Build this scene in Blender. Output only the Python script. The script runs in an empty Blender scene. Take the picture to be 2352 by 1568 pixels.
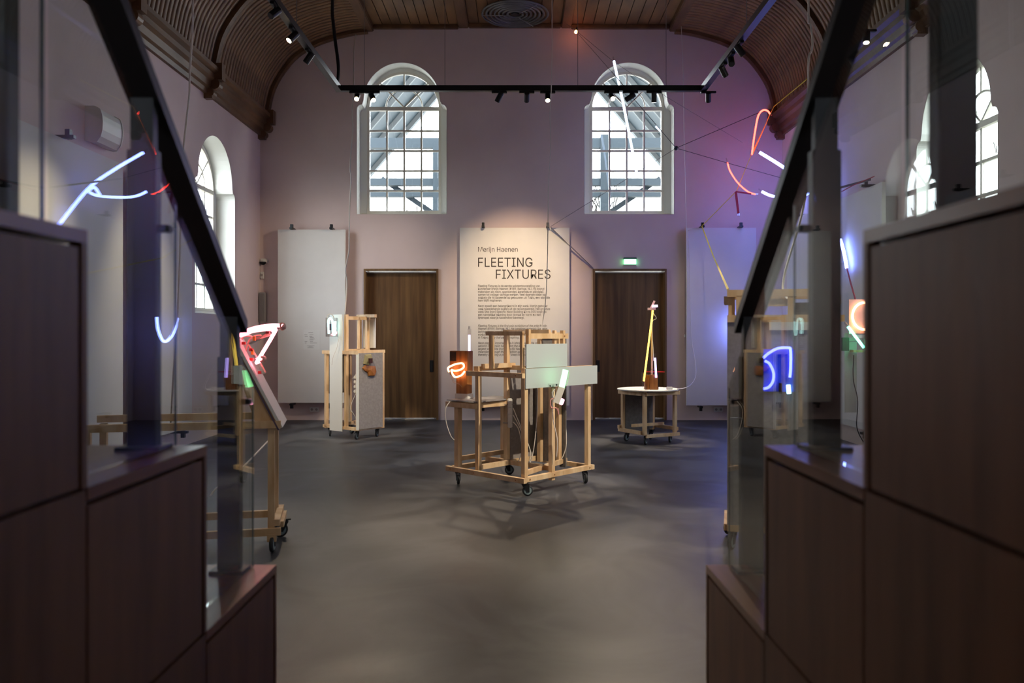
import bpy, bmesh, math, random
from mathutils import Vector, Matrix
random.seed(7)
SC = bpy.context.scene
COL = SC.collection
PI = math.pi
# ------------------------------------------------------------------ camera, world, exposure
F = 1829.0; VX, VY = 1190.0, 768.0; EYE = 1.5      # focal length (px), vanishing point (px), eye height (m)
cam_d = bpy.data.cameras.new('camera'); cam = bpy.data.objects.new('camera', cam_d); COL.objects.link(cam)
cam.location = (0, 0, EYE); cam.rotation_euler = (PI/2, 0, 0)
cam_d.sensor_width = 36; cam_d.lens = F/2352*36
cam_d.shift_x = (1176-VX)/2352; cam_d.shift_y = (VY-784)/2352
cam_d.clip_start = .05
cam_d.dof.use_dof = True; cam_d.dof.focus_distance = 9.5; cam_d.dof.aperture_fstop = 2.0
SC.camera = cam
SC.view_settings.view_transform = 'Standard'; SC.view_settings.look = 'None'
SC.view_settings.gamma = 1; SC.view_settings.use_curve_mapping = False
SC.view_settings.exposure = 0.15
W = bpy.data.worlds.new('overcast'); SC.world = W; W.use_nodes = True
bgn = W.node_tree.nodes['Background']; bgn.inputs[0].default_value = (.90, .95, 1.0, 1); bgn.inputs[1].default_value = 14.0
SC.cycles.max_bounces = 10; SC.cycles.transparent_max_bounces = 24
SC.cycles.diffuse_bounces = 5; SC.cycles.glossy_bounces = 4; SC.cycles.transmission_bounces = 6
SC.cycles.sample_clamp_indirect = 4.0; SC.cycles.caustics_reflective = False; SC.cycles.caustics_refractive = False
SC.cycles.blur_glossy = 1.0

# hall dimensions
XL, XR, YB, YF = -4.52, 4.634, 13.96, -3.0
XC = (XL+XR)/2
WT = .30            # wall thickness up to the window plane
WIN_W, WIN_SP, HOLE_W = 1.325, 1.93, 1.58
BACK_WIN = [(-2.04, 3.607), (1.947, 3.607)]
LEFT_WIN = [(11.93, 1.80), (-1.2, 1.80)]  # second window is unseen, added for ambient light around the stairs
RIGHT_WIN = [(8.48, 1.80), (-1.2, 1.80)]  # the one behind the camera is likewise added to brighten the foreground

def portal(loc, rot, sx, sy):
    l = bpy.data.lights.new('window_daylight', 'AREA'); l.shape = 'RECTANGLE'; l.size = sx; l.size_y = sy
    l.cycles.is_portal = True
    o = bpy.data.objects.new('window_daylight', l); COL.objects.link(o); o.location = loc; o.rotation_euler = rot
for cx, z0 in BACK_WIN: portal((cx, YB+WT+.12, z0+1.3), (-PI/2, 0, 0), 1.5, 2.7)
for cy, z0 in LEFT_WIN: portal((XL-WT-.12, cy, z0+1.3), (0, -PI/2, 0), 2.7, 1.5)
for cy, z0 in RIGHT_WIN: portal((XR+WT+.12, cy, z0+1.3), (0, PI/2, 0), 2.7, 1.5)

# ------------------------------------------------------------------ helpers
def P(x, y, Y): return Vector(((x-VX)*Y/F, Y, EYE+(VY-y)*Y/F))      # pixel + distance -> point
def link(o, parent=None):
    COL.objects.link(o)
    if parent is not None: o.parent = parent
    return o
def tag(o, label=None, cat=None, group=None, kind=None):
    if label: o['label'] = label
    if cat: o['category'] = cat
    if group: o['group'] = group
    if kind: o['kind'] = kind
    return o
def empty(name, loc=(0,0,0), rz=0):
    o = bpy.data.objects.new(name, None); o.location = loc; o.rotation_euler = (0,0,rz); o.empty_display_size = .1
    COL.objects.link(o); return o
def mesh(name, verts, faces, mat=None, parent=None, smooth=False):
    m = bpy.data.meshes.new(name); m.from_pydata([tuple(v) for v in verts], [], faces); m.update()
    bm = bmesh.new(); bm.from_mesh(m); bmesh.ops.recalc_face_normals(bm, faces=bm.faces); bm.to_mesh(m); bm.free()
    if mat: m.materials.append(mat)
    if smooth:
        for p in m.polygons: p.use_smooth = True
    return link(bpy.data.objects.new(name, m), parent)
class MB:
    def __init__(s): s.v = []; s.f = []
    def add(s, v, f):
        n = len(s.v); s.v += [Vector(a) for a in v]; s.f += [[i+n for i in q] for q in f]; return s
    def box(s, a, b):
        x0,y0,z0 = a; x1,y1,z1 = b
        return s.add([(x0,y0,z0),(x1,y0,z0),(x1,y1,z0),(x0,y1,z0),(x0,y0,z1),(x1,y0,z1),(x1,y1,z1),(x0,y1,z1)],
            [(0,3,2,1),(4,5,6,7),(0,1,5,4),(1,2,6,5),(2,3,7,6),(3,0,4,7)])
    def bar(s, p0, p1, w, h, up=(0,0,1)):
        p0, p1 = Vector(p0), Vector(p1); d = (p1-p0).normalized(); up = Vector(up)
        if abs(d.dot(up)) > .98: up = Vector((0,1,0))
        r = d.cross(up).normalized(); u = r.cross(d).normalized()
        v = []
        for p in (p0, p1):
            for a, b in ((-1,-1),(1,-1),(1,1),(-1,1)): v.append(p+r*a*w/2+u*b*h/2)
        return s.add(v, [(0,1,2,3),(7,6,5,4),(0,4,5,1),(1,5,6,2),(2,6,7,3),(3,7,4,0)])
    def cyl(s, p0, p1, r0, r1=None, n=20):
        r1 = r0 if r1 is None else r1
        p0, p1 = Vector(p0), Vector(p1); d = (p1-p0).normalized()
        a = d.orthogonal().normalized(); b = d.cross(a)
        v = [p+(a*math.cos(2*PI*i/n)+b*math.sin(2*PI*i/n))*r for p, r in ((p0,r0),(p1,r1)) for i in range(n)]
        f = [(i,(i+1)%n,n+(i+1)%n,n+i) for i in range(n)] + [tuple(range(n-1,-1,-1)), tuple(range(n,2*n))]
        return s.add(v, f)
    def lathe(s, c, axis, prof, n=24):      # prof: [(along, radius)]
        c = Vector(c); d = Vector(axis).normalized(); a = d.orthogonal().normalized(); b = d.cross(a)
        v = [c+d*t+(a*math.cos(2*PI*i/n)+b*math.sin(2*PI*i/n))*r for t, r in prof for i in range(n)]
        f = [(k*n+i, k*n+(i+1)%n, (k+1)*n+(i+1)%n, (k+1)*n+i) for k in range(len(prof)-1) for i in range(n)]
        f += [tuple(range(n-1,-1,-1)), tuple(range((len(prof)-1)*n, len(prof)*n))]
        return s.add(v, f)
    def tube(s, pts, r, n=8, closed=False):
        pts = [Vector(p) for p in pts]; N = len(pts)
        tan = []
        for i in range(N):
            if closed: t = pts[(i+1)%N]-pts[i-1]
            else: t = pts[min(i+1,N-1)]-pts[max(i-1,0)]
            tan.append(t.normalized() if t.length > 1e-9 else Vector((0,0,1)))
        a = tan[0].orthogonal().normalized(); v = []
        for i in range(N):
            a = (a - tan[i]*a.dot(tan[i])).normalized(); b = tan[i].cross(a)
            v += [pts[i]+(a*math.cos(2*PI*k/n)+b*math.sin(2*PI*k/n))*r for k in range(n)]
        f = []
        for i in range(N if closed else N-1):
            j = (i+1)%N
            f += [(i*n+k, i*n+(k+1)%n, j*n+(k+1)%n, j*n+k) for k in range(n)]
        if not closed: f += [tuple(range(n-1,-1,-1)), tuple(range((N-1)*n, N*n))]
        return s.add(v, f)
    def build(s, name, mat, parent=None, smooth=False): return mesh(name, s.v, s.f, mat, parent, smooth)
def smooth_path(pts, k=8):
    pts = [Vector(p) for p in pts]; out = []
    for i in range(len(pts)-1):
        p0 = pts[max(i-1,0)]; p1 = pts[i]; p2 = pts[i+1]; p3 = pts[min(i+2,len(pts)-1)]
        for j in range(k):
            t = j/k
            out.append(.5*((2*p1)+(p2-p0)*t+(2*p0-5*p1+4*p2-p3)*t*t+(3*p1-p0-3*p2+p3)*t**3))
    out.append(pts[-1]); return out
def box(name, a, b, mat, parent=None, bevel=0):
    o = MB().box(a, b).build(name, mat, parent)
    if bevel:
        bm = bmesh.new(); bm.from_mesh(o.data)
        bmesh.ops.bevel(bm, geom=bm.edges[:], offset=bevel, segments=2, affect='EDGES'); bm.to_mesh(o.data); bm.free()
    return o
def plate(name, loops, thick, mat, parent=None, M=None):
    """flat plate with holes: loops in local (x, z); thickness from y=0 to y=thick; M maps local to parent space"""
    cu = bpy.data.curves.new(name, 'CURVE'); cu.dimensions = '2D'; cu.fill_mode = 'BOTH'; cu.extrude = thick/2
    for lp in loops:
        sp = cu.splines.new('POLY'); sp.points.add(len(lp)-1); sp.use_cyclic_u = True
        for i, (x, z) in enumerate(lp): sp.points[i].co = (x, z, 0, 1)
    tmp = bpy.data.objects.new(name, cu); me = bpy.data.meshes.new_from_object(tmp)
    bpy.data.objects.remove(tmp); bpy.data.curves.remove(cu)
    T = Matrix(((1,0,0,0),(0,0,-1,thick/2),(0,1,0,0),(0,0,0,1)))
    me.transform((M or Matrix()) @ T); me.name = name; me.materials.clear(); me.materials.append(mat)
    return link(bpy.data.objects.new(name, me), parent)
def arc(cx, cz, r, a0, a1, n): return [(cx+r*math.cos(a0+(a1-a0)*i/n), cz+r*math.sin(a0+(a1-a0)*i/n)) for i in range(n+1)]

# ------------------------------------------------------------------ materials
def mat(name, col, rough=.6, metal=0, spec=.5):
    m = bpy.data.materials.new(name); m.use_nodes = True; b = m.node_tree.nodes['Principled BSDF']
    b.inputs['Base Color'].default_value = (*col, 1); b.inputs['Roughness'].default_value = rough
    b.inputs['Metallic'].default_value = metal; b.inputs['Specular IOR Level'].default_value = spec
    return m
def noisy(name, c0, c1, scale=(3,3,3), rough=.6, detail=6, bump=0, rough2=None, spec=.5, lo=.35, hi=.65, coord='Object', dist=0):
    m = mat(name, c0, rough, 0, spec); nt = m.node_tree; b = nt.nodes['Principled BSDF']
    tc = nt.nodes.new('ShaderNodeTexCoord'); mp = nt.nodes.new('ShaderNodeMapping'); no = nt.nodes.new('ShaderNodeTexNoise')
    cr = nt.nodes.new('ShaderNodeValToRGB'); mp.inputs['Scale'].default_value = scale
    no.inputs['Scale'].default_value = 1; no.inputs['Detail'].default_value = detail; no.inputs['Distortion'].default_value = dist
    cr.color_ramp.elements[0].position = lo; cr.color_ramp.elements[1].position = hi
    cr.color_ramp.elements[0].color = (*c0,1); cr.color_ramp.elements[1].color = (*c1,1)
    nt.links.new(tc.outputs[coord], mp.inputs[0]); nt.links.new(mp.outputs[0], no.inputs[0])
    nt.links.new(no.outputs[0], cr.inputs[0]); nt.links.new(cr.outputs[0], b.inputs['Base Color'])
    if bump:
        bn = nt.nodes.new('ShaderNodeBump'); bn.inputs['Strength'].default_value = bump; bn.inputs['Distance'].default_value = .01
        nt.links.new(no.outputs[0], bn.inputs['Height']); nt.links.new(bn.outputs[0], b.inputs['Normal'])
    if rough2 is not None:
        mr = nt.nodes.new('ShaderNodeMapRange'); mr.inputs['To Min'].default_value = rough; mr.inputs['To Max'].default_value = rough2
        nt.links.new(no.outputs[0], mr.inputs[0]); nt.links.new(mr.outputs[0], b.inputs['Roughness'])
    return m
def glass(name, tint=(1,1,1), refl=1.0, base=.04, rough=.0):
    m = bpy.data.materials.new(name); m.use_nodes = True; nt = m.node_tree
    nt.nodes.remove(nt.nodes['Principled BSDF']); out = nt.nodes['Material Output']
    tr = nt.nodes.new('ShaderNodeBsdfTransparent'); tr.inputs[0].default_value = (*tint,1)
    gl = nt.nodes.new('ShaderNodeBsdfGlossy'); gl.inputs['Roughness'].default_value = rough
    lw = nt.nodes.new('ShaderNodeLayerWeight'); lw.inputs[0].default_value = .5
    pw = nt.nodes.new('ShaderNodeMath'); pw.operation = 'POWER'; pw.inputs[1].default_value = 5
    ma = nt.nodes.new('ShaderNodeMath'); ma.operation = 'MULTIPLY_ADD'; ma.inputs[1].default_value = refl*(1-base); ma.inputs[2].default_value = base*refl
    mx = nt.nodes.new('ShaderNodeMixShader')
    nt.links.new(lw.outputs['Facing'], pw.inputs[0]); nt.links.new(pw.outputs[0], ma.inputs[0]); nt.links.new(ma.outputs[0], mx.inputs[0])
    nt.links.new(tr.outputs[0], mx.inputs[1]); nt.links.new(gl.outputs[0], mx.inputs[2]); nt.links.new(mx.outputs[0], out.inputs[0])
    return m
def emit(name, col, s):
    m = bpy.data.materials.new(name); m.use_nodes = True; nt = m.node_tree
    nt.nodes.remove(nt.nodes['Principled BSDF']); e = nt.nodes.new('ShaderNodeEmission')
    e.inputs[0].default_value = (*col,1); e.inputs[1].default_value = s
    nt.links.new(e.outputs[0], nt.nodes['Material Output'].inputs[0]); return m
M_WALL = noisy('plaster_wall', (.72,.585,.57), (.78,.64,.625), (1.2,1.2,1.2), .85, 4, .15, spec=.2)
M_REVEAL = mat('daylit_white_paint', (.82,.82,.78), .6)  # white of the surround; on the lining it stands for daylight
M_PANEL = noisy('white_panel', (.76,.74,.72), (.80,.78,.76), (2,2,2), .7, 3, spec=.25)
M_FLOOR = noisy('grey_floor', (.015,.017,.023), (.080,.083,.094), (1.0,1.0,1.0), .28, 12, .06, .62, .5, .40, .62, dist=1.5)
M_BOARD = noisy('ceiling_board', (.125,.058,.020), (.23,.115,.042), (4,1.2,4), .5, 5)
M_BEAM = noisy('ceiling_beam', (.10,.045,.018), (.18,.088,.036), (5,1.5,5), .5, 5)
M_BACKING = mat('dark_backing', (.03,.016,.008), .8)
M_VENEER = noisy('stair_veneer', (.15,.062,.027), (.27,.125,.060), (9,9,.9), .42, 7, .04, .55)
M_VENTOP = noisy('stair_top_veneer', (.22,.085,.038), (.34,.15,.072), (9,.9,9), .32, 7)
M_GROOVE = mat('black_groove', (.008,.007,.007), .7)
M_STEEL = mat('dark_steel', (.035,.037,.042), .38, .6)
M_BLACK = mat('black_metal', (.012,.013,.016), .38, .3)
M_GLASS = glass('rail_glass', (.93,.97,.955), 1.0)
M_PANE = glass('window_glass', (.96,.98,.98), .8)
M_ACRYL = glass('clear_acrylic', (.95,.93,.93), 1.2, .08)
M_DOOR = noisy('door_veneer', (.105,.05,.018), (.20,.105,.038), (14,14,.8), .42, 7)
M_DOORF = noisy('door_frame_wood', (.13,.065,.024), (.22,.12,.045), (14,14,1), .45, 5)
M_WINF = mat('window_paint', (.74,.70,.62), .5)
M_PINE = noisy('pine_batten', (.62,.40,.21), (.80,.60,.38), (12,12,3), .55, 5)
M_GREY = noisy('grey_felt_board', (.26,.245,.25), (.31,.295,.30), (30,30,30), .85, 3, spec=.2)
M_GREYD = noisy('dark_grey_board', (.14,.13,.125), (.18,.165,.16), (20,20,20), .85, 3, spec=.2)
M_WHITEB = mat('white_board', (.78,.78,.75), .55)
M_LGREY = mat('pale_grey_board', (.50,.56,.60), .55)
M_RUBBER = mat('rubber', (.018,.02,.024), .6)
M_HUB = mat('grey_plastic', (.22,.30,.33), .45)
M_ZINC = mat('zinc', (.55,.57,.58), .35, .9)
M_WHITE = mat('white_plastic', (.80,.79,.77), .45)
M_GREYP = mat('grey_metal_case', (.36,.33,.33), .5)
M_CABLE = mat('white_cable', (.78,.74,.70), .5)
M_WALNUT = noisy('walnut_veneer', (.22,.08,.018), (.42,.17,.045), (20,20,2.5), .35, 6)
M_INK = mat('ink', (.035,.025,.022), .7)
M_REDP = mat('red_tape', (.55,.015,.012), .5)
M_ORANGE = mat('orange_tape', (.8,.25,.02), .5)
M_YELS = mat('yellow_strap', (.72,.58,.03), .7)
M_GRYS = mat('grey_strap', (.17,.15,.16), .7)
M_BLKS = mat('black_strap', (.02,.018,.022), .7)
M_REDS = mat('red_strap', (.45,.02,.04), .7)
M_STEELW = mat('thin_wire', (.25,.22,.22), .5)
N_BLUE = emit('neon_blue', (.17,.24,1.0), 30)
N_BLUE2 = emit('neon_deep_blue', (.10,.12,1.0), 8)
N_PINK = emit('neon_pink', (1.0,.22,.28), 14)
N_RED = emit('neon_red', (1.0,.045,.03), 12)
N_WARM = emit('neon_warm', (1.0,.52,.28), 9)
N_YEL = emit('neon_yellow', (1.0,.66,.10), 3.4)
N_PURP = emit('neon_violet', (.50,.36,1.0), 4)
N_GREEN = emit('neon_green', (.30,1.0,.40), 4)
N_CYAN = emit('neon_cyan_white', (.55,1.0,.95), 3.5)
N_ORNG = emit('neon_orange', (1.0,.42,.18), 6)
M_SPOT = emit('lamp_lens', (1.0,.74,.45), 30)
M_OUT = mat('outdoor_steel', (.024,.042,.056), .6)
M_OUTR = mat('outdoor_roof', (.032,.050,.064), .7)
M_OUTG = noisy('outdoor_ground', (.16,.16,.14), (.22,.22,.20), (.5,.5,.5), .9)
M_BRANCH = mat('bark', (.07,.065,.06), .9)
M_BRICK = noisy('house_brick', (.45,.30,.24), (.55,.40,.33), (1,1,8), .9)
M_TILE = noisy('roof_tile', (.32,.30,.28), (.45,.42,.40), (4,4,4), .8)

# ------------------------------------------------------------------ structure: floor, walls, ceiling
fl = plate('floor', [[(XL-.4,YF-.2),(XR+.4,YF-.2),(XR+.4,YB+.4),(XL-.4,YB+.4)]], .1, M_FLOOR, M=Matrix(((1,0,0,0),(0,0,1,0),(0,1,0,-.1),(0,0,0,1))))
tag(fl, kind='structure')
def hole(cx, z0, w=HOLE_W):
    h = w/2; zs = z0+1.99; r = .672; q = .09
    pts = [(cx-h, z0), (cx+h, z0)] + arc(cx+h-q, zs-.06-q, q, 0, PI/2, 5) + arc(cx, zs, r, .02, PI-.02, 28) + arc(cx-h+q, zs-.06-q, q, PI/2, PI, 5)
    return pts
COVE = [(-4.42,5.22),(-4.40,5.36),(-4.29,5.81),(-4.05,6.20),(-3.80,6.44),(-3.44,6.63),(-2.95,6.77),(-2.63,6.81)]
cv = smooth_path([Vector((x,0,z)) for x, z in COVE], 4)
covL = [(p.x, p.z) for p in cv]; covR = [(2*XC-x, z) for x, z in covL]
ZC = 6.95
DOORS = [(-1.0*(VX-836)/131, (1007-VX)/131), ((1362-VX)/131, (1531-VX)/131)]; DH = 2.65
out_back = [(XL-.3,-.1),(DOORS[0][0],-.1),(DOORS[0][0],DH),(DOORS[0][1],DH),(DOORS[0][1],-.1),(DOORS[1][0],-.1),(DOORS[1][0],DH),(DOORS[1][1],DH),(DOORS[1][1],-.1),
            (XR+.3,-.1),(XR+.3,ZC+.3),(XL-.3,ZC+.3)]
wb = plate('wall_back', [out_back]+[hole(cx, z0) for cx, z0 in BACK_WIN], WT, M_WALL, M=Matrix.Translation((0,YB,0))); tag(wb, kind='structure')
MLEFT = Matrix(((0,-1,0,XL),(1,0,0,0),(0,0,1,0),(0,0,0,1)))      # local x -> world y, local depth -> -x
MRIGHT = Matrix(((0,1,0,XR),(1,0,0,0),(0,0,1,0),(0,0,0,1)))
oside = [(YF,-.1),(YB,-.1),(YB,5.6),(YF,5.6)]
wl = plate('wall_left', [oside]+[hole(c, z) for c, z in LEFT_WIN], WT, M_WALL, M=MLEFT); tag(wl, kind='structure')
wr = plate('wall_right', [oside]+[hole(c, z) for c, z in RIGHT_WIN], WT, M_WALL, M=MRIGHT); tag(wr, kind='structure')
wf = box('wall_front', (XL-.3,YF-.2,-.1), (XR+.3,YF,ZC+.3), M_WALL); tag(wf, kind='structure')
# ceiling shell
prof = [(XL-.28,5.15)]+covL+[(-2.60,ZC),(2*XC+2.60,ZC)]+covR[::-1]+[(XR+.28,5.15)]
prof = [(x, z+.035 if 5.2 < z < 6.9 else z) for x, z in prof]
n = len(prof)
ce = mesh('ceiling', [(x,YF-.1,z) for x, z in prof]+[(x,YB+.05,z) for x, z in prof]+[(XL-.28,YF-.1,ZC+.2),(XR+.28,YF-.1,ZC+.2),(XL-.28,YB+.05,ZC+.2),(XR+.28,YB+.05,ZC+.2)],
     [(i,i+1,n+i+1,n+i) for i in range(n-1)]+[(2*n,2*n+1,2*n+3,2*n+2),(0,2*n,2*n+2,n),(n-1,2*n-1,2*n+3,2*n+1)], M_BACKING); tag(ce, kind='structure')
RIBS = [13.90, 11.5, 9.05, 6.6]
PITCH = .1055
def cove_strip(pl, w, t, dome, nsub=2):
    v = []; f = []; N = len(pl)
    for i, (x, z) in enumerate(pl):
        a = Vector(pl[max(i-1,0)]); b = Vector(pl[min(i+1,N-1)]); d = (b-a).normalized(); nn = Vector((d.y,-d.x))
        if nn.dot(Vector((XC,3))-Vector((x,z))) < 0: nn = -nn
        for yy, off in ((-w/2,-.03),(-w/2,t),(0,t+dome),(w/2,t),(w/2,-.03)): v.append((x+nn.x*off, yy, z+nn.y*off))
    for i in range(N-1):
        for k in range(4): f.append((i*5+k, i*5+k+1, (i+1)*5+k+1, (i+1)*5+k))
    f += [(0,1,2,3,4), tuple((N-1)*5+k for k in (4,3,2,1,0))]
    return v, f
for pl in (covL, covR):
    src = None; y = YB-.08-PITCH
    while y > 6.6:
        if min(abs(y-r) for r in RIBS[1:]) > .09:
            if src is None:
                v, f = cove_strip(pl, PITCH-.012, 0, .008); src = mesh('board', v, f, M_BOARD, ce, True); src.location.y = y
            else:
                o = src.copy(); link(o, ce); o.location.y = y
        y -= PITCH
    rs = None
    for r in RIBS:
        if rs is None: v, f = cove_strip(pl, .12, .05, .012); rs = mesh('rib', v, f, M_BEAM, ce); rs.location.y = r
        else: o = rs.copy(); link(o, ce); o.location.y = r
# flat boards along the hall and the main beams
BEAMX = [-2.62, (1065-VX)/131, (1300-VX)/131, 2*XC+2.62]
for i in range(3):
    x0, x1 = BEAMX[i]+.09, BEAMX[i+1]-.09; nb = 9; w = (x1-x0)/nb; zz = ZC-.02 if i != 1 else ZC+.0
    for k in range(nb):
        MB().box((x0+k*w+.006,YF,zz-.03),(x0+(k+1)*w-.006,YB,zz)).build('ceiling_plank', M_BOARD, ce)
    box('end_moulding', (x0, YB-.10, zz-.09), (x1, YB, zz-.03), M_BEAM, ce, .012)
for x in BEAMX: 
    box('beam', (x-.09,YF,6.80 if abs(x-XC) > 2 else 6.86), (x+.09,YB,ZC), M_BEAM, ce, .015)
for yy in (11.5, 9.05, 6.6):
    box('cross_beam', (BEAMX[0],yy-.08,6.84), (BEAMX[3],yy+.08,ZC), M_BEAM, ce, .015)
# cornices with corbels
for k, sgn, X0 in ((1,1,XL),(2,-1,XR)):
    pf = [(0,4.97),(.05,4.97),(.06,5.03),(.10,5.05),(.11,5.14),(.16,5.17),(.16,5.24),(.22,5.27),(.22,5.33),(.10,5.36),(0,5.36)]
    m_ = len(pf); vv = [(X0+sgn*a, yy, z) for yy in (YF,YB) for a, z in pf]
    t_ = mesh('trim_%d' % k, vv, [(i,(i+1)%m_,m_+(i+1)%m_,m_+i) for i in range(m_)]+[tuple(range(m_)),tuple(range(2*m_-1,m_-1,-1))], M_BEAM); tag(t_, kind='structure')
    for r in RIBS:
        mb = MB(); yy = r-.02 if r > 13 else r
        mb.box((X0+sgn*.02 if sgn>0 else X0-.27, yy-.07, 5.16),(X0+.27 if sgn>0 else X0-.02, yy+.07, 5.40))
        mb.cyl((X0+sgn*.16, yy-.065, 5.10),(X0+sgn*.16, yy+.065, 5.10), .075, n=14)
        mb.cyl((X0+sgn*.09, yy-.06, 4.98),(X0+sgn*.09, yy+.06, 4.98), .06, n=14)
        mb.box((X0 if sgn>0 else X0-.12, yy-.05, 4.90),(X0+.12 if sgn>0 else X0, yy+.05, 5.16))
        mb.build('corbel', M_BEAM, t_)

# ------------------------------------------------------------------ windows
def window(idx, M):
    root = empty('window_%d' % idx); tag(root, kind='structure'); root.matrix_world = M
    w = WIN_W/2; fr = .045; sp = WIN_SP
    outer = [(-.95,-.12),(.95,-.12),(.95,2.2)]+arc(0,2.0,.95,.2,PI-.2,16)+[(-.95,2.2)]
    inner = [(-w,.06),(w,.06)]+arc(0,sp,w,0,PI,30)
    plate('surround', [outer, inner], .06, M_REVEAL, root, Matrix.Translation((0,WT,0)))
    hl = hole(0,0); hn = len(hl); rv_ = []
    for yy in (.002, WT):
        for (x, z) in hl: rv_.append((x-.004*(1 if x > 0 else -1), yy, z-.004*(1 if z > .5 else -1)))
    mesh('daylit_lining', rv_, [(i,(i+1)%hn,hn+(i+1)%hn,hn+i) for i in range(hn)], M_REVEAL, root)  # whiter than the wall: daylight on the reveal is put in its colour
    i2 = [(-w+fr,.06+fr),(w-fr,.06+fr)]+arc(0,sp,w-fr,0,PI,30)
    plate('frame', [inner, i2], .06, M_WINF, root, Matrix.Translation((0,WT-.015,0)))
    y0, y1 = WT-.005, WT+.035; b = .016
    box('transom', (-w+fr,y0-.02,sp-.035),(w-fr,y1,sp+.03), M_WINF, root)
    box('sill', (-HOLE_W/2+.03,WT-.07,.0),(HOLE_W/2-.03,WT+.0,.055), M_WINF, root, .008)
    gw = 2*(w-fr); zb = .06+fr; zt = sp-.035; ch = (zt-zb)/5; cw = gw/4
    for k in (1,2,3): box('muntin', (-w+fr+k*cw-b,y0,zb),(-w+fr+k*cw+b,y1,zt), M_WINF, root)
    for k in (1,2,3,4): box('muntin', (-w+fr,y0+.003,zb+k*ch-b),(w-fr,y1-.003,zb+k*ch+b), M_WINF, root)
    src = None
    for i in range(4):
        for j in range(5):
            if src is None: src = box('pane', (b,-.003,b),(cw-b,.003,ch-b), M_PANE, root); o = src
            else: o = src.copy(); link(o, root)
            o.location = (-w+fr+i*cw, WT+.015, zb+j*ch)
    R = w-fr; r1 = .325; zc = sp+.03; yy = WT+.012
    def P2(r, a): return (r*math.cos(a), yy, zc+r*math.sin(a))
    MB().tube([P2(r1, PI*i/24) for i in range(25)], .014, 6).build('muntin', M_WINF, root)
    MB().bar(P2(r1,PI/2), P2(R-.03,PI/2), .026, .036, (0,1,0)).build('muntin', M_WINF, root)
    for a in (PI/4, 3*PI/4): MB().bar(P2(.0,a), P2(R-.02,a), .026, .036, (0,1,0)).build('muntin', M_WINF, root)
    def sector(ra, rb, a0, a1):
        lp = arc(0,zc,rb,a0,a1,10)+([(0,zc)] if ra < .01 else arc(0,zc,ra,a1,a0,10))
        plate('pane', [lp], .006, M_PANE, root, Matrix.Translation((0,WT+.012,0)))
    for k in range(4): sector(r1+.014, R-.03, k*PI/4+.02, (k+1)*PI/4-.02)
    sector(0, r1-.014, .03, PI/4-.03); sector(0, r1-.014, PI/4+.03, 3*PI/4-.03); sector(0, r1-.014, 3*PI/4+.03, PI-.03)
    for sx in (-1,1):
        MB().box((sx*cw-.012,WT-.03,zt-.33),(sx*cw+.012,WT,zt-.26)).bar((sx*cw,WT-.03,zt-.29),(sx*cw+.0,WT-.05,zt-.22),.014,.014).build('latch', M_WHITE, root)
    return root
wi = 0
for cx, z0 in BACK_WIN: wi += 1; window(wi, Matrix.Translation((cx,YB,z0)))
for cy, z0 in LEFT_WIN: wi += 1; window(wi, MLEFT @ Matrix.Translation((cy,0,z0)))
for cy, z0 in RIGHT_WIN: wi += 1; window(wi, MRIGHT @ Matrix.Translation((cy,0,z0)))

# ------------------------------------------------------------------ doors
for k, (x0, x1) in enumerate(DOORS):
    d = empty('door_%d' % (k+1), (0,YB,0)); tag(d, kind='structure'); t = .035
    box('jamb', (x0,-.03,0),(x0+t,WT,DH), M_DOORF, d, .004); box('jamb', (x1-t,-.03,0),(x1,WT,DH), M_DOORF, d, .004)
    box('head_jamb', (x0+t,-.03,DH-t),(x1-t,WT,DH), M_DOORF, d)
    box('leaf', (x0+t,.13,.025),(x1-t,.18,DH-t-.03), M_DOOR, d)
    box('track_rail', (x0+t,.10,DH-t-.03),(x1-t,.14,DH-t-.012), M_ZINC, d)
    box('door_seal', (x0+t,.10,.0),(x1-t,.19,.022), M_ZINC, d)
    hx = (x1-.165) if k == 0 else (x0+.07)
    hd = box('pull', (hx,.12,.84),(hx+.06,.131,1.045), M_BLACK, d); box('recess', (hx+.012,.116,.86),(hx+.048,.121,1.025), M_GROOVE, hd)

# ------------------------------------------------------------------ stair units with glass railings
SH, SD = .578, .70
YS = [3.19, 2.476, 1.79, 1.09, .39, -.31]
def stair(side, Xi, label):
    s = side      # -1 left, +1 right : outward direction
    root = empty('stair_unit', (Xi,0,0)); tag(root, label, 'stair', 'veneered stair units flanking the passage')
    OUT = 1.35
    def bx(name, o0, o1, y0, y1, z0, z1, m):
        a, b = sorted((s*o0, s*o1)); return box(name, (a,y0,z0), (b,y1,z1), m, root)
    for k in range(5):
        y1 = YS[k]; y0 = YS[k+1] if k < 5 else -.31; top = SH*(k+1)
        bx('carcass', .022, OUT, y0, y1-.022, 0, top-.04, M_GROOVE)
        bx('top_board', 0, OUT, y0+(.0), y1, top-.03, top, M_VENTOP)
        bx('end_edge', 0, .03, y1-.022, y1, (top-SH if k else 0), top-.03, M_VENEER)
        bx('riser', .03, OUT, y1-.022, y1-.002, (top-SH if k else 0)+.0, top-.042, M_VENEER)
        for r in range(k+1):
            zt = SH*(r+1)-(.042 if r == k else .005); zb = SH*r+(.005 if r else .0)
            bx('veneer_panel', 0.001, .021, y0+.005, y1-(.036 if r == k else .005), zb, zt, M_VENEER)
    return root
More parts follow.
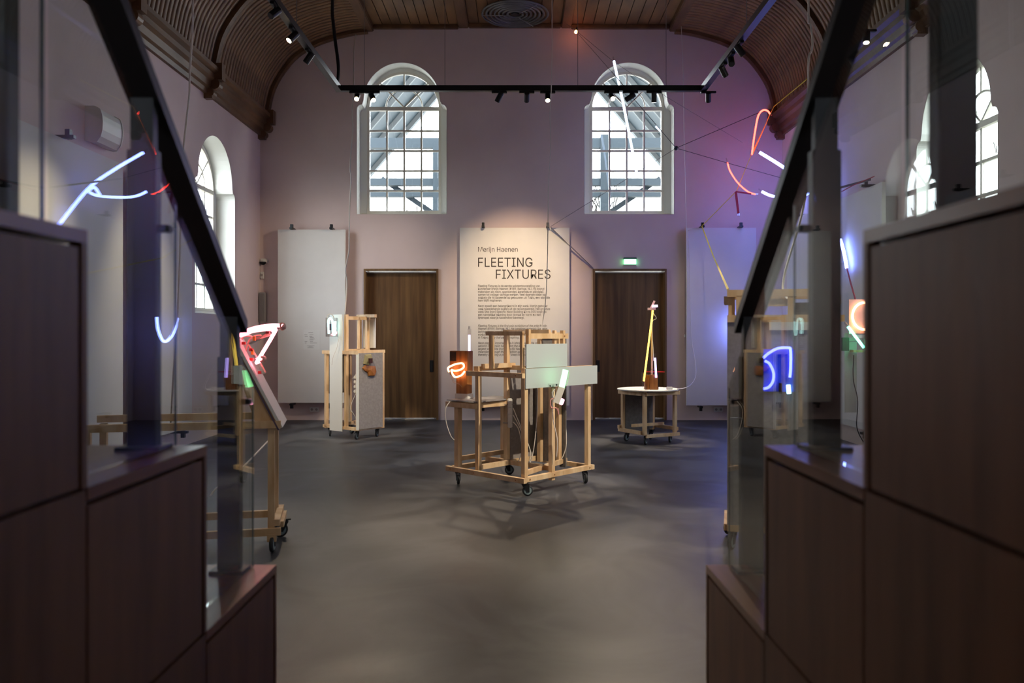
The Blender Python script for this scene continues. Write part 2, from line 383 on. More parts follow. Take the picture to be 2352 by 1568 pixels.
def railing(side, Xi, label, ends):
    s = side
    root = empty('glass_railing', (Xi,0,0)); tag(root, label, 'railing', 'glass railings on the stair units')
    def X(o): return s*o
    GX = .085; PX = .155
    def rail_z(y): return 1.582+(3.13-y)*.893          # inner upper edge of the handrail
    def gl_z(y): return 1.87+(2.478-y)*.855
    y_far, y_near = 3.16, -.3
    # handrail: flat rectangular bar
    hw, hh = .095, .05
    mb = MB(); v = []
    for y in (y_far, y_near):
        for o, dz in ((.105,0),(.105+hw,0),(.105+hw,-hh),(.105,-hh)): v.append((X(o), y, rail_z(y)+dz))
    mb.add(v, [(0,1,2,3),(7,6,5,4),(0,4,5,1),(1,5,6,2),(2,6,7,3),(3,7,4,0)]); mb.build('handrail', M_STEEL, root)
    for k in range(4):
        top = SH*(k+1); yc = YS[k]-.085
        zt = rail_z(yc)-hh
        a, b = sorted((X(PX-.043), X(PX+.043)))
        p = box('post', (a,yc-.022,top),(b,yc+.022,zt-.14), M_STEEL, root, .003)
        a, b = sorted((X(PX-.034), X(PX+.034)))
        v = []
        for yy in (yc-.016, yc+.016):
            v += [(a,yy,zt-.14),(b,yy,zt-.14),(b,yy,rail_z(yy)-hh+.002),(a,yy,rail_z(yy)-hh+.002)]
        MB().add(v, [(0,1,2,3),(7,6,5,4),(0,4,5,1),(1,5,6,2),(2,6,7,3),(3,7,4,0)]).build('post_neck', M_ZINC if False else M_STEEL, root)
        a, b = sorted((X(PX-.065), X(PX+.065)))
        box('base_plate', (a,yc-.05,top),(b,yc+.05,top+.012), M_STEEL, root)
        for hz in (.65,):
            a, b = sorted((X(GX-.012), X(PX-.04)))
            box('glass_clamp', (a,yc-.018,top+hz),(b,yc+.018,top+hz+.022), M_STEEL, root, .004)
        ya, yb_ = YS[k+1]+.004, YS[k]-.03
        g0, g1 = sorted((X(GX-.006), X(GX+.006)))
        v = []
        for xx in (g0, g1): v += [(xx,ya,top+.004),(xx,yb_,top+.004),(xx,yb_,gl_z(yb_)),(xx,ya,gl_z(ya))]
        MB().add(v, [(0,1,2,3),(7,6,5,4),(0,4,5,1),(1,5,6,2),(2,6,7,3),(3,7,4,0)]).build('glass_panel', M_GLASS, root)
        MB().bar((X(GX),yb_+.001,top+.004),(X(GX),yb_+.001,gl_z(yb_)),.012,.003,(1,0,0)).build('glass_edge', M_GEDGE, root)
    return root
M_GEDGE = mat('glass_edge_green', (.10,.16,.17), .2)
stair(-1, -.968, 'dark brown veneered stair unit beside the slanted pink neon stand')
sr_ = stair(1, .753, 'dark brown veneered stair unit beside the tall grey plinth')
railing(-1, -.968, 'glass and dark steel railing on the stair unit by the pink neon stand', 0)
rr_ = railing(1, .753, 'glass and dark steel railing on the stair unit by the tall grey plinth', 0)
for o_ in (sr_, rr_):      # this flight opens slightly towards the near end
    o_.rotation_euler.z = .0165; o_.location = (.753+math.sin(.0165)*3.19, 3.19-math.cos(.0165)*3.19, 0)

# ------------------------------------------------------------------ hanging display panels
def clip(parent, p, out, up=1):
    """black clip: out = direction away from the wall"""
    o = Vector(out); p = Vector(p)
    mb = MB(); mb.bar(p-o*.06, p+o*.16, .05, .03); mb.bar(p+o*.10+Vector((0,0,-.02*up)), p+o*.10+Vector((0,0,.07*up)), .045, .05)
    return mb.build('clip', M_BLACK, parent)
def hang_panel(name, label, x0, x1, y0, y1, clips_t, clips_b):
    Y = 13.78; a = P(x0, y1, Y); b = P(x1, y0, Y)
    r = empty(name, (0,0,0)); tag(r, label, 'panel', 'hanging wall panels')
    box('board', (a.x,Y,a.z),(b.x,Y+.05,b.z), M_PANEL, r, .003)
    for cx in clips_t: clip(r, (P(cx,0,Y).x, Y+.05, b.z+.012), (0,-1,0), 1)
    for cx in clips_b: clip(r, (P(cx,0,Y).x, Y+.05, a.z-.02), (0,-1,0), -1)
    for cx in clips_t: MB().bar((P(cx,0,Y).x,Y+.05,b.z-.1),(P(cx,0,Y).x,YB,b.z-.1),.04,.04).build('spacer', M_BLACK, r)
    return r, a, b
pa, _, _ = hang_panel('display_panel', 'blank white hanging panel beside the wheeled frame with tall white board', 638, 793, 527, 925, (672,763), (672,758))
ptx, _, _ = hang_panel('text_panel', 'wide white hanging panel printed with the exhibition title and text', 1056, 1308, 523, 931, (1110,1258), (1110,1258))
pc, _, _ = hang_panel('display_panel', 'blank white hanging panel beside the door below the exit sign', 1577, 1737, 523, 931, (1612,1700), (1608,1700))
FONT_Y = 13.777
FONT = None
try:      # Blender's own interface typeface; the built-in text font is the fallback
    FONT = bpy.data.fonts.load(bpy.utils.system_resource('DATAFILES', path='fonts')+'/Inter.woff2')
except Exception: FONT = None
def cap_height():
    cu = bpy.data.curves.new('t', 'FONT'); cu.font = FONT or cu.font; cu.body = 'H'; cu.size = 1
    o = bpy.data.objects.new('t', cu); me = bpy.data.meshes.new_from_object(o); h = max(v.co.y for v in me.vertices)
    bpy.data.objects.remove(o); bpy.data.curves.remove(cu); bpy.data.meshes.remove(me); return h
CAPH = cap_height()
def text(s, x, base_y, width_px, cap_px, parent, thin=0, shear=0, name='text_line'):
    cu = bpy.data.curves.new('t', 'FONT'); cu.font = FONT or cu.font; cu.body = s; cu.size = 1; cu.resolution_u = 2; cu.offset = thin; cu.shear = shear
    o = bpy.data.objects.new('t', cu); me = bpy.data.meshes.new_from_object(o); bpy.data.objects.remove(o); bpy.data.curves.remove(cu)
    xs = [v.co.x for v in me.vertices]; w = max(xs)-min(xs); mn = min(xs)
    k = FONT_Y/F
    sx = width_px*k/w; sz = cap_px*k/CAPH
    p = P(x, base_y, FONT_Y)
    for v in me.vertices: v.co = Vector((p.x+(v.co.x-mn)*sx, FONT_Y, p.z+v.co.y*sz))
    me.name = name; me.materials.append(M_INK)
    return link(bpy.data.objects.new(name, me), parent)
text('Merijn Haenen', 1098, 578, 91, 11, ptx, 0)
text('FLEETING', 1098, 612.6, 125, 21, ptx, 0)
text('FIXTURES', 1139, 640, 125.5, 21, ptx, 0)
L1 = [('Fleeting Fixtures is de eerste solotentoonstelling van',142),('kunstenaar Merijn Haenen (1989, Beringe, NL). Hij brengt',152.5),
 ('materialen als neon, spanbanden, keramiek en plexiglas',150),('samen tot collage-achtige werken. Veel daarvan staan op',154.5),
 ('sokkels die hij baseerde op gebouwen uit Tokio, een stad die',165),('hem blijft inspireren.',55)]
L2 = [('Neon speelt een belangrijke rol in zijn werk. Merijn gebruikt',159.5),('vaak tweedehands buizen uit de reclamewereld. Het grootste',165.5),
 ('werk Site (non) Specific Neon Building Kit no.005 loopt als',157),('een ruimtelijke tekening door de zaal en vormt zo een',144),('lijnenspel waar je tussendoor beweegt.',106)]
L3 = [('Fleeting Fixtures is the first solo exhibition of the artist Merijn',158),('Haenen (1989, Beringe, NL). He combines materials like neon,',160),
 ('lashing straps, ceramics and plexiglass to create collage-like',158),('works. Many of these stand on plinths based on buildings',152),('in Tokyo, a city that keeps inspiring him.',106)]
L4 = [("Neon plays an important role in Merijn's work. He often uses",158),('second-hand neon tubes from the advertising world. His',150),
 ('largest work, Site (non) Specific Neon Building Kit no.005,',155),('meanders through the exhibition space as a spatial',140),('thereby creating a play of lines for visitors.',122)]
for base, L, sh in ((658.7,L1,0),(704.8,L2,0),(750.3,L3,.25),(789.8,L4,.25)):
    for i, (s_, w_) in enumerate(L): text(s_, 1098, base+i*6.72, w_, 5.0, ptx, .003, sh)
# caption sheet on the blank panel
cs = empty('caption_sheet', (0,0,0)); tag(cs, 'small printed caption sheet stuck on the blank white panel', 'caption')
a = P(697,802,FONT_Y); b = P(735,757,FONT_Y); box('sheet', (a.x,FONT_Y-.002,a.z),(b.x,FONT_Y+.003,b.z), M_WHITE, cs)
for (x0, x1, y) in ((708.5,719,763.4),(699,706,768.4),(711,720,768.4),(700,707,772.2),(711,717,772.2),(711,720,773.8),(712,721,775.6),(711,723,778.4),(711,720,780.3),(700,706,784),(712,719,784),(700,704,787.5),(712,728,787.5),(705,722,794),(709,718,796.5),(706,721,798.3)):
    p = P(x0,y+.45,FONT_Y); q = P(x1,y-.45,FONT_Y); box('text_line', (p.x,FONT_Y-.0025,p.z),(q.x,FONT_Y-.0021,q.z), M_GREYP, cs)
# side-wall panels
def side_panel(X, out, y0, y1, label, clips):
    r = empty('display_panel', (0,0,0)); tag(r, label, 'panel', 'hanging wall panels')
    x0, x1 = sorted((X+out*.13, X+out*.18)); box('board', (x0,y0,.27),(x1,y1,3.37), M_PANEL, r, .003)
    for cy in clips:
        clip(r, (X+out*.13, cy, 3.385), (out,0,0), 1); clip(r, (X+out*.13, cy, .25), (out,0,0), -1)
        MB().bar((X,cy,3.25),(X+out*.13,cy,3.25),.04,.04).build('spacer', M_BLACK, r)
    return r
side_panel(XL, 1, 6.2, 8.75, 'wide white panel hung under the white wall unit', (6.5,7.6))
side_panel(XL, 1, 8.95, 10.6, 'narrower white panel hung between the arched side window and another panel', (9.3,10.2))
side_panel(XR, -1, 9.75, 13.2, 'long white panel holding the red and black strap ends', (10.1,12.6))

# ------------------------------------------------------------------ wall fittings
d = empty('security_camera', P(604,600,13.9)); tag(d, 'white dome security camera high in the corner beside the blank panel', 'camera')
MB().lathe((0,.06,.035),(0,0,-1),[(0,.055),(.01,.075),(.05,.075),(.055,.07)],20).box((-.04,.0,-.02),(.04,.06,.05)).build('housing', M_WHITE, d)
MB().lathe((0,.0,-.01),(0,0,-1),[(0,.058),(.025,.052),(.045,.03),(.052,.01)],20).build('dome', M_BLACK, d, True)
d = empty('wall_switch', P(603,632,13.96)); tag(d, 'small white wall switch box under the dome camera', 'switch')
box('case', (-.03,-.04,-.06),(.03,0,.06), M_WHITE, d, .006); box('button', (-.015,-.046,-.02),(.015,-.039,.02), M_GREYP, d)
d = empty('column_speaker', P(606,706,13.96)); tag(d, 'slim grey column loudspeaker on the wall beside the blank panel', 'speaker')
box('case', (-.05,-.12,-.26),(.05,-.02,.26), M_GREYP, d, .01); box('grille', (-.04,-.125,-.24),(.04,-.119,.24), mat('grille', (.25,.23,.23), .8), d)
MB().bar((0,-.03,.15),(0,0,.15),.03,.03).bar((0,-.03,-.15),(0,0,-.15),.03,.03).build('wall_bracket', M_BLACK, d)
# white curved wall unit (left wall)
u = empty('wall_unit', (XL, 8.52, 3.70)); tag(u, 'white curved-front unit fixed high on the wall above a white panel', 'heater')
pr = [(0,-.17),(.08,-.19),(.12,-.185),(.16,-.13),(.178,-.06),(.182,.02),(.175,.09),(.155,.15),(.10,.18),(0,.18)]
v = [(x,yy,z) for yy in (-.21,.21) for x, z in pr]; k = len(pr)
o = mesh('case', v, [(i,(i+1)%k,k+(i+1)%k,k+i) for i in range(k)]+[tuple(range(k)),tuple(range(2*k-1,k-1,-1))], M_WHITE, u)
for yy in (-.215,.205): 
    MB().add([(x*1.04,yy+dd,z*1.04) for dd in (0,.012) for x, z in pr], [(i,(i+1)%k,k+(i+1)%k,k+i) for i in range(k)]+[tuple(range(k)),tuple(range(2*k-1,k-1,-1))]).build('end_cap', M_WHITE, u)
# exit sign
e = empty('exit_sign', P(1446.5,600,13.96)); tag(e, 'glowing green emergency exit sign above the door', 'sign')
box('housing', (-.11,-.07,.035),(.11,0,.062), mat('sign_case', (.02,.10,.06), .5), e); box('lit_panel', (-.103,-.06,-.058),(.103,-.03,.035), emit('exit_glow', (.25,1.0,.45), 4.0), e)
box('pictogram_field', (-.075,-.0615,-.04),(.075,-.0600,.02), emit('exit_white', (.95,1.0,.92), 1.6), e)
box('edge_frame', (-.108,-.058,-.063),(.108,-.0,-.058), mat('sign_green', (.05,.35,.18), .5), e)
# socket outlets by the skirting
for (x, y) in ((722,940),(1650,940)):
    o = empty('wall_socket', P(x,y,13.96)); tag(o, 'white double wall socket under the panel with the caption sheet' if x < 1000 else 'white double wall socket under the panel tied with the yellow strap', 'socket', 'wall sockets under the panels')
    box('plate', (-.08,-.012,-.04),(.08,0,.04), M_WHITE, o, .004)
    for sx in (-.04,.04): MB().cyl((sx,-.014,0),(sx,-.004,0),.022,n=14).build('outlet', M_GREYP, o)

# ------------------------------------------------------------------ ceiling fan grille + lighting track
g = empty('ceiling_diffuser', ((1183-VX)/F*13.3, 13.33, 6.86)); tag(g, 'round dark ceiling diffuser made of concentric rings', 'vent')
for r in (.13,.20,.27,.34,.41,.48,.55):
    MB().tube([(r*math.cos(2*PI*i/40), r*math.sin(2*PI*i/40), 0) for i in range(40)], .019, 6, True).build('ring', mat('ring_%d' % int(r*100), (.15,.145,.14), .5, .2), g)
for a in (PI, PI/3.2, -PI/3.6): MB().bar((.12*math.cos(a),.12*math.sin(a),-.024),(.56*math.cos(a),.56*math.sin(a),-.024),.012,.006).build('spoke', M_ZINC, g)
MB().cyl((0,0,-.01),(0,0,.08),.07).build('hub', M_BLACK, g)
MB().bar((-.45,.0,0),(-.45,.0,.09),.02,.02).bar((.45,0,0),(.45,0,.09),.02,.02).build('hanger', M_BLACK, g)

TY = 10.5; TZ = EYE+(VY-203.5)*TY/F; TX0 = (778-VX)*TY/F; TX1 = (1615-VX)*TY/F
tr = empty('lighting_track', (0,0,0)); tag(tr, 'black rectangular ceiling light track hung on thin wires', 'track')
box('cross_bar', (TX0-.04,TY-.035,TZ-.036),(TX1+.04,TY+.035,TZ+.036), M_BLACK, tr)
box('side_bar', (TX0-.04,3.0,TZ-.036),(TX0+.035,TY-.035,TZ+.036), M_BLACK, tr)
box('side_bar', (TX1-.035,3.0,TZ-.036),(TX1+.04,TY-.035,TZ+.036), M_BLACK, tr)
for wx in (837, 1022, 1327, 1530): 
    x = (wx-VX)*TY/F; MB().cyl((x,TY,TZ+.03),(x,TY,6.90),.004,n=6).build('suspension_wire', M_STEELW, tr)
for X in (TX0,TX1):
    for yy in (6.0,8.5): MB().cyl((X,yy,TZ+.03),(X,yy,6.90),.004,n=6).build('suspension_wire', M_STEELW, tr)
MB().tube(smooth_path([P(775,195,TY)+Vector((0,-.0,.02)), P(777,150,TY), P(766,60,TY), P(764,0,TY), (TX0,TY,6.90)],6),.022,8).build('power_cable', M_BLACK, tr)
def spot(x, along, pos, aim, lit, energy, label, size=.5, blend=.5, col=(1,.80,.56)):
    """track spotlight: pos on track; aim = world point"""
    p = Vector(pos); d = (Vector(aim)-(p-Vector((0,0,.10)))).normalized()
    o = empty('track_spotlight', p); tag(o, label, 'spotlight', 'spotlights on the black track')
    c = Vector((0,0,-.11))
    box('adapter', *(((-.022,-.10,-.062),(.022,.10,-.036)) if along else ((-.10,-.022,-.062),(.10,.022,-.036))), M_BLACK, o, .004)
    MB().cyl((0,0,-.06),(0,0,-.10),.012,n=10).build('stem', M_BLACK, o)
    MB().lathe(c-d*.065, d, [(0,.030),(.006,.036),(.13,.036),(.135,.034)], 18).build('barrel', M_BLACK, o, False)
    MB().cyl(c+d*.071, c+d*.073, .029, n=18).build('lens', M_SPOT if lit else mat('lens_off', (.05,.05,.055), .2), o)
    if energy:
        l = bpy.data.lights.new('spot_beam', 'SPOT'); l.energy = energy; l.color = col; l.spot_size = size; l.spot_blend = blend; l.shadow_soft_size = .03
        lo = bpy.data.objects.new('spot_beam', l); link(lo, o); lo.location = c+d*.09
        lo.rotation_euler = d.to_track_quat('-Z','Y').to_euler()
    return o
def tp(px): return ((px-VX)*TY/F, TY, TZ)
spot(0,0,tp(820),(-1.6,5.6,.9),True,260,'lit spotlight at the track corner near the arched window',.75,.7)
spot(0,0,tp(855),(-.2,7.6,.9),True,300,'lit spotlight in front of the arched window beside the track corner',.6,.6)
spot(0,0,tp(1147),(-2.4,11.6,.8),False,420,'dark tilted spotlight on the track above the wide text panel',.55,.6)
spot(0,0,tp(1210),(.0,13.75,2.35),False,600,'dark downward spotlight over the exhibition title',.80,1.0,(1,.74,.46))
spot(0,0,tp(1258),(.3,7.7,.8),True,260,'lit spotlight alone on the middle of the cross bar',.6,.6)
spot(0,0,tp(1405),(1.9,5.6,1.2),True,300,'lit spotlight in front of the arched window above the exit sign',.7,.7)
spot(0,0,tp(1448),(-3.5,13.75,2.1),False,330,'dark tilted spotlight before the arched fanlight above the exit sign',.7,.9)
spot(0,0,tp(1502),(1.84,11.1,.7),False,850,'dark upright spotlight above the small round table',.45,.6)
spot(0,0,tp(1627),(3.2,13.5,2.0),False,60,'dark spotlight under the end of the cross bar by the ribbed cove',.6,.9)
def arm(px, py, X):      # position on a side bar from its pixel height
    Y = (TZ-EYE)*F/(VY-py); return (X, Y, TZ)
spot(0,1,arm(655,60,TX0),(-4.2,6.8,1.9),True,320,'lit spotlight on the side bar under the ribbed cove',.7,.9)
spot(0,1,arm(697,110,TX0),(-4.3,9.2,1.9),False,220,'dark spotlight on the side bar near the window corner of the track',.7,.9)
spot(0,1,arm(605,3,TX0),(-4.3,5.5,1.8),False,0,'dark spotlight on the side bar furthest from the back wall')
spot(0,1,arm(1700,92,TX1),(4.5,9,2),False,0,'first of three dark spotlights clustered on the side bar')
spot(0,1,arm(1684,118,TX1),(2.0,6,1),False,200,'middle one of three dark spotlights clustered on the side bar',.6,.7)
spot(0,1,arm(1662,142,TX1),(4.4,11,2),False,0,'last of three dark spotlights clustered on the side bar')
spot(0,1,(TX1,5.0,TZ),(.35,7.9,.7),False,950,'spotlight on the side bar aimed at the mid floor frame',.42,.5,(1,.84,.62))
spot(0,1,(TX0,6.4,TZ),(-2.5,11.5,.9),False,900,'spotlight on the side bar aimed at the tall white board',.30,.5,(1,.84,.62))
spot(0,1,(TX1,3.3,TZ),(1.9,5.5,1.3),False,240,'unseen spotlight added on the side bar to light the tall grey plinth',.5,.8,(1,.84,.62))  # out-of-view beam added to lift the front of the plinth
spot(0,1,(TX0,3.3,TZ),(-1.9,5.6,.8),False,60,'unseen spotlight added on the side bar to light the slanted stand',.5,.8,(1,.84,.62))  # weak extra beam added so the near faces of the stand brighten
ss = spot(0,0,P(1990,60,8.2),(3.0,7.0,.5),True,150,'small lit spotlight below the cornice behind the glass railing',.8,.8)
MB().cyl((0,0,-.04),(0,0,6.3-ss.location.z),.006,n=6).build('drop_rod', M_BLACK, ss)

# ------------------------------------------------------------------ wheeled frame helpers (local coordinates)
B = .045
def batten(r, p0, p1, w=B, h=B, name='batten', m=None, up=(0,0,1)): return MB().bar(p0, p1, w, h, up).build(name, m or M_PINE, r)
def caster(r, x, y, rz=0, rad=.05, top=.135, heel=.03):
    c, s_ = math.cos(rz), math.sin(rz)
    ax = Vector((-s_, c, 0)); fw = Vector((c, s_, 0)); ctr = Vector((x,y,rad))-fw*heel
    mb = MB(); mb.bar(Vector((x,y,top-.005))-fw*.04, Vector((x,y,top-.005))+fw*.04, .06, .010)
    mb.cyl((x,y,top-.03),(x,y,top-.008),.028,n=12)
    for k in (-1,1):
        mb.add([Vector((x,y,0))+fw*a+ax*(k*b_)+Vector((0,0,z)) for b_ in (.017,.021) for a, z in ((-.042,top-.022),(.025,top-.022),(-heel+.014,rad-.014),(-heel-.014,rad-.014))],
               [(0,1,2,3),(7,6,5,4),(0,4,5,1),(1,5,6,2),(2,6,7,3),(3,7,4,0)])
    cs_ = mb.build('caster', M_BLACK, r)
    MB().lathe(ctr-ax*.013, ax, [(0,rad*.74),(.002,rad*.93),(.007,rad),(.019,rad),(.024,rad*.93),(.026,rad*.74)], 22).build('tyre', M_RUBBER, cs_, True)
    MB().cyl(ctr-ax*.0145, ctr+ax*.0145, rad*.7, n=18).build('wheel_hub', M_HUB, cs_)
    return cs_
def dark_end(r, p, d, m=M_WALNUT): MB().cyl(Vector(p), Vector(p)+Vector(d)*.004, .007, n=8).build('screw_plug', m, r)

# ------------------------------------------------------------------ centre frame
TH = math.radians(47)
rB = empty('wheeled_frame', (.06,7.37,0), TH)
tag(rB, 'square pine frame on casters with pale boards and a table corner in mid floor', 'frame', 'wheeled pine plinth frames')
# local x: right-back, local y: left-back
z0, z1 = .135, .18
batten(rB, (0-.02,-.0,.155),(1.0,-.0,.155)); batten(rB, (-.045,-.05,.155-.0),(-.045,1.02,.155), .04); 
batten(rB, (0,.98,.155),(.95,.98,.155)); batten(rB, (1.0,-.03,.155),(1.0,.98,.155), .04)
batten(rB, (-.02,.613,.20),(.95,.613,.20)); batten(rB, (.45,.05,.20),(.45,.95,.20)); batten(rB, (.05,.06,.20),(.95,.29,.20), .03)
batten(rB, (.0,.93,.25),(.78,.93,.25), .03)
def post(r, x, y, za, zb, w=B, d=B): return batten(r, (x,y,za),(x,y,zb), w, d, 'post', up=(0,1,0))
post(rB, .0,.0,.18,1.19); post(rB, -.0,.613,.16,1.19); post(rB, .02,.926,.16,.80, .055,.055); post(rB, .45,.66,.17,1.54)
post(rB, .83,.54,.17,1.45); post(rB, .40,.012,.10,1.10); post(rB, .82,.28,.17,1.48); post(rB, .96,.012,.17,1.10); post(rB, .70,.95,.14,.82)
post(rB, .45,.02,1.19,1.54,.03,.03)
# upper rails
batten(rB, (-.045,-.03,1.12),(-.045,.72,1.12), .04); batten(rB, (-.0,.66,1.165),(.50,.66,1.165)); batten(rB, (.02,.58,1.19),(.48,.58,1.19), .03)
batten(rB, (.0,.0,1.165),(1.0,.0,1.165), .03); batten(rB, (.45,.0,1.165),(.45,.66,1.165)); batten(rB, (1.0,.0,1.14),(1.0,.30,1.14), .03)
batten(rB, (.05,.0,1.485),(.62,.0,1.485), .03,.05); batten(rB, (.05,.0,1.40),(.05,.0,1.55), .03,.04,'post',up=(0,1,0)); batten(rB, (.55,.0,1.40),(.55,.0,1.54), .03,.04,'post',up=(0,1,0))
batten(rB, (.45,.08,1.525),(.45,.70,1.525), .03,.045); batten(rB, (.06,.01,1.525),(.45,.62,1.525), .03,.03); batten(rB, (.45,.28,1.50),(.85,.28,1.50)); batten(rB, (.83,.28,1.47),(.83,.56,1.47), .04)
batten(rB, (.0,.03,1.17),(.0,.03,1.52), .03,.03,'post',up=(0,1,0)); batten(rB, (.0,.015,1.51),(.0,.50,1.51), .03,.04); batten(rB, (.02,.45,1.17),(.02,.45,1.52), .04,.035,'post',up=(0,1,0))
# boards
box('pale_board', (-.02,-.034,1.0),(1.06,-.022,1.185), M_LGREY, rB); box('pale_board', (-.01,-.032,1.19),(.58,-.020,1.412), M_LGREY, rB)
box('grey_board', (.48,.64,.20),(.94,.652,1.10), M_GREY, rB); box('grey_board', (.47,.05,.20),(.482,.62,1.10), M_GREY, rB) if False else None
box('grey_board', (.86,.30,.18),(.872,.90,1.12), M_GREY, rB); box('grey_board', (.73,.60,.30),(.74,.94,1.08), M_GREY, rB)
box('grey_board', (.86,.22,.14),(.875,.30,1.46), M_GREYD, rB); box('grey_board', (.60,.30,1.36),(.86,.31,1.48), M_GREYD, rB)
# table corner
tb = [(-.05,.60),(-.05,1.02),(.62,1.02),(.62,.86),(.40,.62)]
plate('table_top', [tb], .012, M_GREY, rB, Matrix(((1,0,0,0),(0,0,1,0),(0,1,0,.835),(0,0,0,1))))
batten(rB, (-.04,.60,.80),(-.04,1.03,.80), .035,.05); batten(rB, (-.02,.98,.80),(.72,.98,.80), .035,.05); batten(rB, (.40,.64,.80),(.70,.98,.80), .035,.05); batten(rB, (.0,.66,.80),(.46,.66,.80), .035,.05)
for (x, y, rz) in ((.02,.02,2.6),(.02,.93,.95),(.93,.03,1.0),(.74,.94,2.2)): caster(rB, x, y, rz)
for (p, d) in (((.02,-.024,1.485),(0,-1,0)),((.55,-.024,1.485),(0,-1,0)),((.05,-.024,.155),(0,-1,0)),((.95,-.024,.155),(0,-1,0)),((.40,-.024,.155),(0,-1,0)),((-.066,.05,.155),(-1,0,0)),((-.066,.613,.155),(-1,0,0)),((-.066,.95,.155),(-1,0,0)),((-.066,.05,1.12),(-1,0,0))): dark_end(rB, p, d)
def loc(r, x, y, z):      # local point -> world
    c, s_ = math.cos(r.rotation_euler.z), math.sin(r.rotation_euler.z)
    return Vector((r.location.x+c*x-s_*y, r.location.y+s_*x+c*y, z))
def power_strip(p, rz, label):
    r = empty('power_strip', p, rz); tag(r, label, 'power strip', 'white power strips tied to the frames')
    box('body', (-.025,-.02,0),(.025,.02,.30), M_WHITE, r, .008)
    for k in range(4): box('plug', (-.018,-.062,.03+k*.068),(.018,-.02,.075+k*.068), M_WHITE, r, .006)
    for zz in (.05,.24): MB().bar((-.07,-.0,zz),(.05,-.0,zz),.045,.006).build('cable_tie', M_GREYP, r)
    return r
power_strip(loc(rB,.45,.615,.55), math.radians(0), 'white power strip tied to a post of the mid floor frame')
def cable(name, label, pts, r=.006, m=M_CABLE, k=8, cat='cable', group=None):
    o = MB().tube(smooth_path(pts, k), r, 6).build(name, m, None, True); tag(o, label, cat, group); return o
ps = loc(rB,.45,.57,.6)
for i, (ex, ez) in enumerate(((.02,.24),(.07,.20),(.10,.24))):
    cable('power_cable', 'white looping cable under the power strip of the mid floor frame', [ps+Vector((.0,-.06,.02+i*.07)), ps+Vector((.05+ex*.4,-.08,-.06)), ps+Vector((.07+ex,-.08,-.26)), ps+Vector((.03+ex*1.4,-.08,-.38)), Vector((ps.x+.12+ex,ps.y-.1,.20))], .005, group='cables below the power strip')
cable('power_cable', 'white cable hanging from the little table past a pine leg', [P(1033,922,7.9), P(1023,940,7.86), P(1025,970,7.86), P(1035,1000,7.86), P(1043,1010,7.9)], .005)
cable('power_cable', 'white cable dropping behind the pale boards of the mid floor frame', [P(1235,890,8.1), P(1233,960,8.1), P(1226,1030,8.1), P(1218,1062,8.1)], .005)
cable('power_cable', 'long white cable curving down the front leg of the mid floor frame', [P(1268,900,7.6), P(1270,960,7.58), P(1280,1010,7.58), P(1278,1050,7.6)], .005)
cable('power_cable', 'white cable bowed beside the dark narrow board', [P(1297,930,8.2), P(1301,1010,8.15), P(1296,1040,8.15), P(1286,1060,8.15)], .005)

# lamp: walnut block with neon loop
bp = P(1066,918,8.15); rl = empty('walnut_neon_lamp', (bp.x,bp.y,.848), math.radians(-28)); tag(rl, 'walnut block lamp with glowing orange loop on the little table', 'lamp')
box('plinth_foot', (-.075,-.055,0),(.075,.055,.05), M_WHITEB, rl); box('block', (-.065,-.05,.05),(.065,.05,.30), M_WALNUT, rl, .003); box('block', (-.14,-.055,.24),(.075,.05,.485), M_WALNUT, rl, .003)
box('perforated_plate', (-.135,-.060,.38),(-.06,-.055,.475), mat('perforated', (.06,.035,.02), .6), rl)
for i in range(6):
    for j in range(7):
        if random.random() < .7: box('hole', (-.131+i*.012,-.0612,.385+j*.0125),(-.124+i*.012,-.0600,.392+j*.0125), M_GROOVE, rl)
lp = [(-.125,-.09,.22),(-.13,-.10,.26),(-.08,-.11,.285),(-.02,-.11,.305),(.045,-.10,.31),(.05,-.09,.27),(.0,-.10,.24),(-.05,-.11,.235),(-.09,-.10,.24),(-.075,-.09,.19),(-.05,-.08,.17),(.02,-.085,.19),(.06,-.085,.23)]
lp = [(x,y,z+.05) for x, y, z in lp]
MB().tube(smooth_path(lp,6),.0095,8).build('neon_loop', N_ORNG, rl, True)
MB().tube(smooth_path([(-.1,-.08,.24),(-.08,-.075,.17),(-.02,-.07,.15),(.01,-.055,.12)],6),.008,8).build('clear_end', M_ACRYL, rl, True)
rv = empty('violet_glass_tube', P(1078,806,8.35)); tag(rv, 'thin violet glass tube standing up behind the walnut block', 'neon tube')
MB().cyl((0,0,-.12),(0,0,.17),.012,n=10).build('neon_tube', N_PURP, rv); MB().cyl((0,0,.17),(0,0,.23),.017,n=10).build('glass_end', M_ACRYL, rv)
MB().cyl((-.006,0,.23),(-.006,0,.262),.003,n=6).cyl((.006,0,.23),(.006,0,.262),.003,n=6).build('electrode', M_GREYP, rv)
MB().cyl((0,0,-.45),(0,0,-.12),.008,n=8).build('stem', M_ACRYL, rv)
